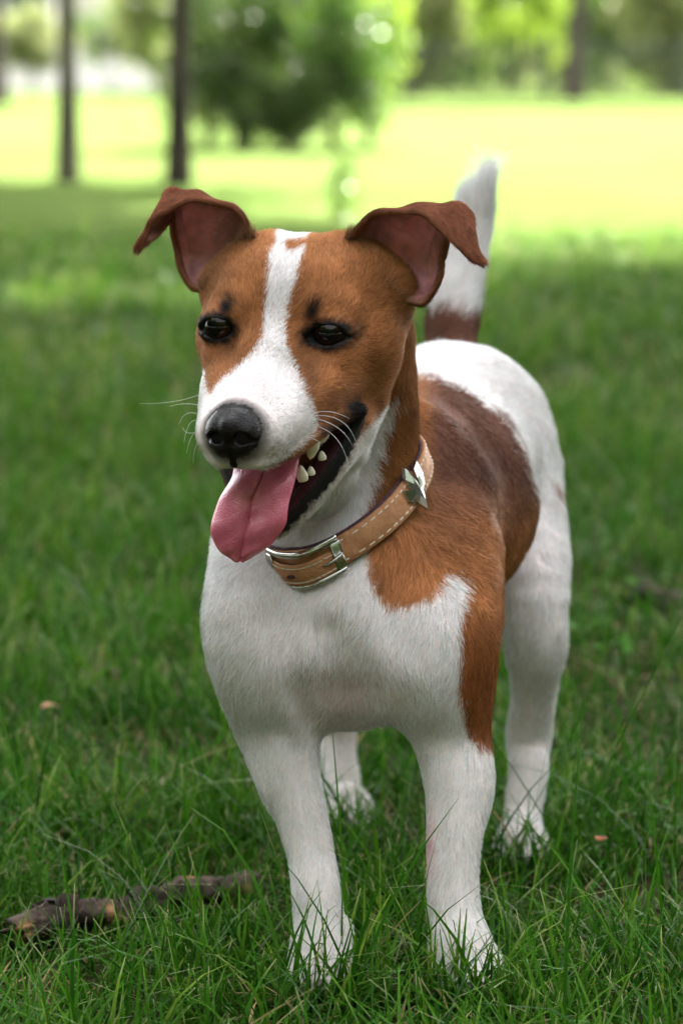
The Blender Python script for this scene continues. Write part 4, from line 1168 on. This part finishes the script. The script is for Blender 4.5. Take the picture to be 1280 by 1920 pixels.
# ---------------------------------------------------------------- eyes
def eye_material():
    m, nt, b = new_mat('eye')
    a = N(nt, 'ShaderNodeAttribute', attribute_name='coat')
    nt.links.new(a.outputs['Color'], b.inputs['Base Color'])
    b.inputs['Roughness'].default_value = .06
    b.inputs['IOR'].default_value = 1.38
    b.inputs['Specular IOR Level'].default_value = .34
    return m
M_EYE = eye_material()
for s in (-1, 1):
    V, F, A = eye_mesh(s)
    me = mesh_np('eye', V, F, M_EYE)
    k = A[:, None]
    ce = np.where(k < .42, np.array((.002, .002, .002)), np.where(k < .86, np.array((.009, .004, .002)), np.array((.012, .009, .009))))
    ce = np.where(k > 1.15, np.array((.22, .16, .15)), ce)
    color_attr(me, 'coat', ce)
    link('eye', me, dog)
# ---------------------------------------------------------------- nose leather
m, nt, b = new_mat('nose_leather')
tc = N(nt, 'ShaderNodeTexCoord'); vo = N(nt, 'ShaderNodeTexVoronoi', Scale=950); no = N(nt, 'ShaderNodeTexNoise', Scale=60, Detail=3)
nt.links.new(tc.outputs['Object'], vo.inputs['Vector']); nt.links.new(tc.outputs['Object'], no.inputs['Vector'])
rp = ramp(nt, [(.35, (.0025, .002, .002)), (.7, (.012, .0075, .0075))]); nt.links.new(no.outputs['Fac'], rp.inputs[0]); nt.links.new(rp.outputs[0], b.inputs['Base Color'])
bp = N(nt, 'ShaderNodeBump', Strength=.42, Distance=.0007); nt.links.new(vo.outputs['Distance'], bp.inputs['Height']); nt.links.new(bp.outputs[0], b.inputs['Normal'])
b.inputs['Roughness'].default_value = .36; b.inputs['Specular IOR Level'].default_value = .2
V, F = nose_mesh(); link('nose', mesh_np('nose', V, F, m), dog)
# ---------------------------------------------------------------- tongue
m, nt, b = new_mat('tongue')
tc = N(nt, 'ShaderNodeTexCoord'); no = N(nt, 'ShaderNodeTexNoise', Scale=70, Detail=5); vo = N(nt, 'ShaderNodeTexVoronoi', Scale=800)
nt.links.new(tc.outputs['Object'], no.inputs['Vector']); nt.links.new(tc.outputs['Object'], vo.inputs['Vector'])
rp = ramp(nt, [(.3, (.52, .095, .165)), (.7, (.70, .19, .28))]); nt.links.new(no.outputs['Fac'], rp.inputs[0]); nt.links.new(rp.outputs[0], b.inputs['Base Color'])
bp = N(nt, 'ShaderNodeBump', Strength=.5, Distance=.0007); nt.links.new(vo.outputs['Distance'], bp.inputs['Height'])
bp2 = N(nt, 'ShaderNodeBump', Strength=.4, Distance=.002); nt.links.new(no.outputs['Fac'], bp2.inputs['Height']); nt.links.new(bp.outputs[0], bp2.inputs['Normal'])
nt.links.new(bp2.outputs[0], b.inputs['Normal'])
b.inputs['Roughness'].default_value = .32; b.inputs['Coat Weight'].default_value = .5; b.inputs['Coat Roughness'].default_value = .12; b.inputs['Subsurface Weight'].default_value = .3
b.inputs['Subsurface Radius'].default_value = (.005, .0015, .0015); b.inputs['Subsurface Scale'].default_value = 1.0
V, F, _n = tongue_mesh(); link('tongue', mesh_np('tongue', V, F, m), dog)
# ---------------------------------------------------------------- teeth
M_TOOTH = noise_mat('tooth', [(.3, (.62, .56, .40)), (.7, (.74, .70, .56))], 200, .25, 0, spec=.5)
for base, tip, rr in (((2.62, 2.15, -5.1), (2.47, 2.35, -6.1), .38), ((2.05, 2.3, -7.2), (2.0, 2.6, -6.4), .31), ((2.35, 1.8, -7.0), (2.32, 1.9, -6.55), .22), ((2.75, 1.2, -6.3), (2.75, 1.3, -5.85), .24),
                      ((2.95, 1.5, -4.8), (2.85, 1.6, -5.4), .34), ((1.75, 5.3, -5.1), (1.8, 5.3, -5.75), .26),
                      ((-2.62, 2.3, -5.05), (-2.42, 2.5, -6.1), .38)):
    V, F = tooth_mesh(base, tip, rr); link('tooth', mesh_np('tooth', V, F, M_TOOTH), dog)
# ---------------------------------------------------------------- whiskers
def whisker(spots, name='whisker'):
    P, R = [], []
    for (p0, p1, p2) in spots:
        a, b_, c = (HL(*HP(*q)) for q in (p0, p1, p2))
        t = np.linspace(0, 1, 12)[:, None]
        P.append((1 - t) ** 2 * a + 2 * t * (1 - t) * (2 * b_ - .5 * a - .5 * c) + t * t * c)
    P = np.array(P)
    n = len(P)
    return hair_object(name, P, np.tile((.78, .77, .74), (n, 1)), np.tile(np.array((0, -.7, .7)), (n, 1)), np.full(n, .00015), M_FUR, dog, taper=.3)
whisker([((574,782,3.2),(640,790,3.6),(672,848,3.5)), ((580,797,3.2),(630,822,3.6),(656,886,3.6)), ((582,776,3.2),(618,772,3.4),(655,785,3.3)),
         ((580,783,3.2),(630,800,3.6),(660,835,3.4)), ((560,815,3.6),(590,824,4.0),(604,836,4.0)),
         ((382,736,2.0),(330,752,1.6),(262,757,1.4)), ((380,762,3.0),(350,757,2.6),(318,762,2.2)), ((378,780,4.0),(352,775,3.6),(336,795,3.2)),
         ((378,795,4.4),(358,792,4.2),(345,830,4.0)), ((380,815,4.8),(362,815,4.6),(350,850,4.4)), ((381,828,5),(368,835,4.8),(362,868,4.6)),
         ((379,805,4.6),(355,812,4.2),(342,800,4.0))])
# ---------------------------------------------------------------- claws
M_CLAW = noise_mat('claw', [(.3, (.035, .025, .022)), (.7, (.10, .075, .065))], 300, .35, 0, spec=.5)
def claw(c, yaw, w):
    c = np.array(c); fw = np.array((math.sin(yaw), -math.cos(yaw), 0)); sd = np.array((math.cos(yaw), math.sin(yaw), 0))
    for t, f in ((-.72, .016), (-.26, .026), (.26, .026), (.72, .016)):
        b0 = c + sd * t * w + fw * (f + .0065) + np.array((0, 0, .0125))
        V, F = tube_c([b0, b0 + fw * .004 + np.array((0, 0, .0006)), b0 + fw * .0075 - np.array((0, 0, .0022)), b0 + fw * .0098 - np.array((0, 0, .0062))], [.0024, .0022, .0015, .0004])
        link('claw', mesh_np('claw', V, F, M_CLAW), dog)
def tube_c(P, r, ns=8):
    P = catmull(np.array(P), 3); r = catmull(np.array(r)[:, None], 3)[:, 0]
    T = np.gradient(P, axis=0); T /= np.linalg.norm(T, axis=1, keepdims=True); U = np.cross(T, (.2, .1, 1.0)); U /= np.linalg.norm(U, axis=1, keepdims=True); W = np.cross(T, U)
    a = np.linspace(0, 2 * math.pi, ns, endpoint=False); n = len(P)
    V = P[:, None] + np.abs(r)[:, None, None] * (U[:, None] * np.cos(a)[None, :, None] + W[:, None] * np.sin(a)[None, :, None])
    I = np.arange(n * ns).reshape(n, ns)
    return V.reshape(-1, 3), np.stack([I[:-1], np.roll(I[:-1], -1, 1), np.roll(I[1:], -1, 1), I[1:]], -1).reshape(-1, 4)
for p_, yw, w_ in (((604, 1845, 2.197), -.15, .0150), ((874, 1850, 2.19), .12, .0172), ((976, 1625, 2.53), -.05, .0148), ((650, 1565, 2.65), -.05, .0145)):
    claw(ground_under(at(*p_)), yw, w_)
# ================================================================ collar
def fd_sample(P):
    """distance field of the dog at points"""
    g = []
    for a, c in zip((xs, ys, zs), P.T):
        i = np.clip(np.searchsorted(a, c) - 1, 0, len(a) - 2); g.append((i, np.clip((c - a[i]) / (a[i + 1] - a[i]), 0, 1)))
    r = 0
    for a in (0, 1):
        for b in (0, 1):
            for c in (0, 1):
                w = (g[0][1] if a else 1 - g[0][1]) * (g[1][1] if b else 1 - g[1][1]) * (g[2][1] if c else 1 - g[2][1])
                r = r + w * Fd[g[0][0] + a, g[1][0] + b, g[2][0] + c]
    return r
c_f, c_r, c_d = at(572, 1060, 2.174), at(786, 850, 2.255), at(490, 1046, 2.205)
c_n = np.cross(c_r - c_f, c_d - c_f); c_n /= np.linalg.norm(c_n); c_n *= np.sign(c_n[2])
c_c = at(652, 935, 2.25); c_c = c_c - c_n * ((c_c - c_f) @ c_n)
e1 = np.array((0, -1.0, 0)); e1 -= c_n * (e1 @ c_n); e1 /= np.linalg.norm(e1); e2 = np.cross(c_n, e1)
NT = 240; TH = np.linspace(0, 2 * math.pi, NT, endpoint=False)
HALF = .0085
T0 = math.atan2((c_f - c_c) @ e2, (c_f - c_c) @ e1)
def ring_radius(s):
    R = np.zeros(NT)
    rr = np.linspace(.02, .125, 300)
    for i, t in enumerate(TH):
        dr = e1 * math.cos(t) + e2 * math.sin(t)
        f = fd_sample(c_c + c_n * s + dr * rr[:, None])
        out = np.nonzero(f > 0.0)[0]
        R[i] = rr[out[0]] if len(out) else .06
    R = np.minimum(R, .0585 + .042 * np.exp(-((np.mod(TH - T0 + math.pi, 2 * math.pi) - math.pi) / .62) ** 2))
    k = np.exp(-.5 * (np.arange(-30, 31) / 9.0) ** 2); k /= k.sum()
    return np.convolve(np.concatenate([R[-30:], R, R[:30]]), k, 'valid')
R_LO, R_HI = np.maximum(ring_radius(-HALF), ring_radius(-HALF - .0045) - .001), ring_radius(HALF)
R_LO = np.maximum(R_LO, R_HI - .004); R_HI = np.maximum(R_HI, R_LO - .0050)
def ring_pt(t, s, off):
    t, s, off = np.broadcast_arrays(np.asarray(t, float), np.asarray(s, float), np.asarray(off, float))
    tt = np.mod(t, 2 * math.pi) / (2 * math.pi) * NT
    i = np.floor(tt).astype(int) % NT; j = (i + 1) % NT; f = tt - np.floor(tt)
    lo = R_LO[i] * (1 - f) + R_LO[j] * f; hi = R_HI[i] * (1 - f) + R_HI[j] * f
    u = (s / HALF + 1) * .5
    r = lo * (1 - u) + hi * u + .0022 + off
    return c_c + c_n * s[..., None] + (e1 * np.cos(t)[..., None] + e2 * np.sin(t)[..., None]) * r[..., None]
def ring_angle(px_, py_):
    P = ring_pt(TH, 0, .003); qx, qy, dd = px_of(P)
    cost = (qx - px_) ** 2 + (qy - py_) ** 2 + (dd > 2.27) * 1e6
    return TH[np.argmin(cost)]
def ring_strip(name, t0, t1, s0, s1, o0, o1, n, mat, parent, closed=False, bulge=None, bev=.0005):
    """a box bent round the neck: angles t0..t1, heights s0..s1, thickness o0..o1, softened edges"""
    ts = np.linspace(t0, t1, n + (0 if closed else 1), endpoint=not closed)
    prof = [(s0 + bev, o0), (s1 - bev, o0), (s1, o0 + bev), (s1, o1 - bev), (s1 - bev, o1), ((s0 + s1) / 2, o1 + bev * .6), (s0 + bev, o1), (s0, o1 - bev), (s0, o0 + bev)]
    m = len(prof); V = []
    for t in ts:
        b_ = bulge(t) if bulge else 0
        V.append(ring_pt(t, [p[0] for p in prof], [p[1] + b_ for p in prof]))
    V = np.concatenate(V); F = []; q = len(ts)
    for i in range(q if closed else q - 1):
        for j in range(m):
            F.append((i*m + j, i*m + (j+1) % m, ((i+1) % q)*m + (j+1) % m, ((i+1) % q)*m + j))
    if not closed:
        mid = len(V); V = np.concatenate([V, V[:m].mean(0)[None], V[-m:].mean(0)[None]])
        for j in range(0, m):
            F.append((mid, (j+1) % m, j, mid)); F.append((mid + 1, (q-1)*m + j, (q-1)*m + (j+1) % m, mid + 1))
        Fq = [f for f in F if f[0] != f[3]]; Ft = [f[:3] for f in F if f[0] == f[3]]
        me = bpy.data.meshes.new(name); me.from_pydata(V.tolist(), [], Fq + Ft); me.materials.append(mat)
        me.polygons.foreach_set('use_smooth', np.ones(len(me.polygons), bool)); me.update()
        bm = bmesh.new(); bm.from_mesh(me); bmesh.ops.recalc_face_normals(bm, faces=bm.faces); bm.to_mesh(me); bm.free()
    else:
        me = mesh_np(name, V, np.array(F), mat)
        bm = bmesh.new(); bm.from_mesh(me); bmesh.ops.recalc_face_normals(bm, faces=bm.faces); bm.to_mesh(me); bm.free()
    return link(name, me, parent)
def tube_np(P, r, ns=8, closed=False):
    P = np.asarray(P, float); n = len(P); r = np.broadcast_to(r, n)
    T = np.gradient(P, axis=0) if not closed else np.roll(P, -1, 0) - np.roll(P, 1, 0)
    T /= np.linalg.norm(T, axis=1, keepdims=True) + 1e-12
    ref = np.array((.31, .2, .93)); U = np.cross(T, ref); U /= np.linalg.norm(U, axis=1, keepdims=True) + 1e-12; W = np.cross(T, U)
    a = np.linspace(0, 2 * math.pi, ns, endpoint=False)
    V = P[:, None] + r[:, None, None] * (U[:, None] * np.cos(a)[None, :, None] + W[:, None] * np.sin(a)[None, :, None])
    V = V.reshape(-1, 3); F = []
    for i in range(n if closed else n - 1):
        for j in range(ns):
            F.append((i*ns + j, i*ns + (j+1) % ns, ((i+1) % n)*ns + (j+1) % ns, ((i+1) % n)*ns + j))
    return V, np.array(F)

M_LEATHER = noise_mat('tan_leather', [(.3, (.29, .130, .056)), (.7, (.39, .185, .084))], 90, .6, .25, 8, .22)
M_LINING = noise_mat('lining', [(.3, (.035, .014, .020)), (.7, (.065, .028, .036))], 200, .85, .4)
M_THREAD = noise_mat('thread', [(.3, (.55, .46, .34)), (.7, (.68, .60, .48))], 300, .8)
M_CHROME, nt, b = new_mat('steel')
b.inputs['Base Color'].default_value = (.48, .47, .44, 1); b.inputs['Metallic'].default_value = 1; b.inputs['Roughness'].default_value = .16
no = N(nt, 'ShaderNodeTexNoise', Scale=350, Detail=3); mr = N(nt, 'ShaderNodeMapRange'); mr.inputs['To Min'].default_value = .1; mr.inputs['To Max'].default_value = .3
nt.links.new(no.outputs['Fac'], mr.inputs['Value']); nt.links.new(mr.outputs[0], b.inputs['Roughness'])

collar = empty('dog_collar', tuple(c_c))
def settle(o):
    o.matrix_parent_inverse = Matrix.Translation(-Vector(c_c)); return o
tag(collar, 'tan leather collar with pale stitching and steel buckle around the neck of the dog', 'collar')
settle(ring_strip('band', 0, 2 * math.pi, -HALF, HALF, .0006, .0030, NT, M_LEATHER, collar, True))
settle(ring_strip('lining', 0, 2 * math.pi, -HALF + .0004, HALF + .0012, -.0010, .0008, NT, M_LINING, collar, True))
t_b, t_l, t_d = ring_angle(566, 1062), ring_angle(772, 912), ring_angle(492, 1050)
sgn = 1 if ring_angle(640, 1030) > t_b or t_b > 5 else -1
# saddle stitches along both edges
V, F = [], []
step = .0052 / .055
for s in (-.0061, .0061):
    for k in range(int(2 * math.pi / step)):
        t = k * step; h = .0030 / .055 / 2
        q = ring_pt(np.array((t - h, t + h, t + h, t - h, t)), np.array((s - .00042, s - .00042, s + .00042, s + .00042, s)), np.array((.0031, .0031, .0031, .0031, .0038)))
        i = len(V) * 5; V.append(q); F += [(i, i+1, i+4), (i+1, i+2, i+4), (i+2, i+3, i+4), (i+3, i, i+4)]
st = settle(link('stitching', mesh_np('stitching', np.concatenate(V), np.array(F), M_THREAD), collar)); st['kind'] = 'stuff'
# buckle: frame of four bars over a second layer of strap
hw = .0262 / float(np.interp(np.mod(t_b, 2 * math.pi), TH, R_LO)); RB = .0262 / hw
def bow(t): return .0012 + .0050 * math.cos((t - t_b) / hw * math.pi / 2) ** 2
bk = empty('buckle'); bk.parent = collar; settle(bk)
def sub(o): o.matrix_parent_inverse = Matrix.Translation(Vector((0, 0, 0))); return o
def bk_strip(name, *a, **k):
    o = ring_strip(name, *a, M_CHROME, bk, **k); return o
bk_strip('top_bar', t_b - hw, t_b + hw, HALF - .0006, HALF + .0030, .0030, .0052, 24, bulge=bow)
bk_strip('bottom_bar', t_b - hw, t_b + hw, -HALF - .0030, -HALF - .0002, .0030, .0050, 24, bulge=bow)
for q in (-1, 1):
    a = t_b + q * (hw - .0022 / RB); bk_strip('side_bar', a - .0030 / RB, a + .0030 / RB, -HALF - .0002, HALF - .0006, .0030, .0050, 6, bulge=bow)
settle(ring_strip('strap_tab', t_b - hw * .93, t_b + hw * .93, -HALF - .0004, HALF - .0045, .0036, .0052, 24, M_LEATHER, collar, bulge=lambda t: .0062 * math.cos((t - t_b) / hw * math.pi / 2) ** 2))
V, F = [], []
for s in (-.0068, .0018):
    for k in range(-7, 8):
        t = t_b + k * hw * .85 / 7; h = .0026 / .055 / 2; bo = .0062 * math.cos((t - t_b) / hw * math.pi / 2) ** 2
        q = ring_pt(np.array((t - h, t + h, t + h, t - h, t)), np.array((s - .00042, s - .00042, s + .00042, s + .00042, s)), np.array((.0053, .0053, .0053, .0053, .0060)) + bo)
        i = len(V) * 5; V.append(q); F += [(i, i+1, i+4), (i+1, i+2, i+4), (i+2, i+3, i+4), (i+3, i, i+4)]
st = settle(link('stitching', mesh_np('stitching', np.concatenate(V), np.array(F), M_THREAD), collar)); st['kind'] = 'stuff'
hv = [ring_pt(t_b - sgn * .06 + .034 * math.cos(a), -.0028 + .0014 * math.sin(a), .0055 + .0061) for a in np.linspace(0, 2 * math.pi, 14, endpoint=False)]
me = bpy.data.meshes.new('punched_hole'); me.from_pydata([tuple(v) for v in hv], [], [tuple(range(14))]); me.materials.append(M_LINING)
settle(link('punched_hole', me, collar))
tp = t_b + sgn * hw * .93
V, F = tube_np([ring_pt(tp - sgn * f * hw * .42, -.0005 - .001 * f, .0075 + .0015 * math.sin(f * 3)) for f in np.linspace(-.15, 1, 10)], np.linspace(.0011, .0008, 10), 8)
link('prong', mesh_np('prong', V, F, M_CHROME), bk)
# leash ring on the far side of the buckle
ctr = ring_pt(t_d, -.004, .0045); tgt = ring_pt(t_d + .08, -.004, .0045) - ctr; tgt /= np.linalg.norm(tgt)
rad_dir = ctr - c_c; rad_dir /= np.linalg.norm(rad_dir)
axd = -c_n * .55 + rad_dir * .45; axd /= np.linalg.norm(axd)
P = []
for a in np.linspace(0, 2 * math.pi, 28, endpoint=False):
    u, v = math.cos(a), math.sin(a)
    P.append(ctr + tgt * .0078 * max(-1, min(1, u * 1.15)) + axd * .0088 * (v if v > 0 else v * .55))
V, F = tube_np(P, .0012, 8, True); settle(link('leash_ring', mesh_np('leash_ring', V, F, M_CHROME), collar))
# leaf ornament: three pointed lobes, domed
leaf = np.array([(217,1150),(196,1080),(160,1030),(166,962),(198,1000),(204,925),(238,876),(250,935),(252,1000),(274,920),(308,900),(306,985),(286,1040),(250,1075)], float)
leaf = (leaf - np.array((232, 1015))) / 3.2 / 2900.0 * np.array((1.7, 1.12))
u = leaf[:, 0] / .055 * sgn; s = -leaf[:, 1]
base = ring_pt(t_l + u, s * .92, .0031); top = ring_pt(t_l + u * .93, s * .87, .0052); mid = ring_pt(t_l + u * .45, s * .45, .0072)
cen_ = ring_pt(t_l, 0.0, .0078)
n = len(leaf); V = np.concatenate([base, top, mid, cen_[None]]); F = []
for i in range(n):
    j = (i + 1) % n
    F += [(i, j, n + j), (i, n + j, n + i), (n + i, n + j, 2*n + j), (n + i, 2*n + j, 2*n + i), (2*n + i, 2*n + j, 3*n)]
me = mesh_np('leaf_ornament', V, np.array(F), M_CHROME, smooth=False)
bm = bmesh.new(); bm.from_mesh(me); bmesh.ops.recalc_face_normals(bm, faces=bm.faces); bm.to_mesh(me); bm.free()
settle(link('leaf_ornament', me, collar))
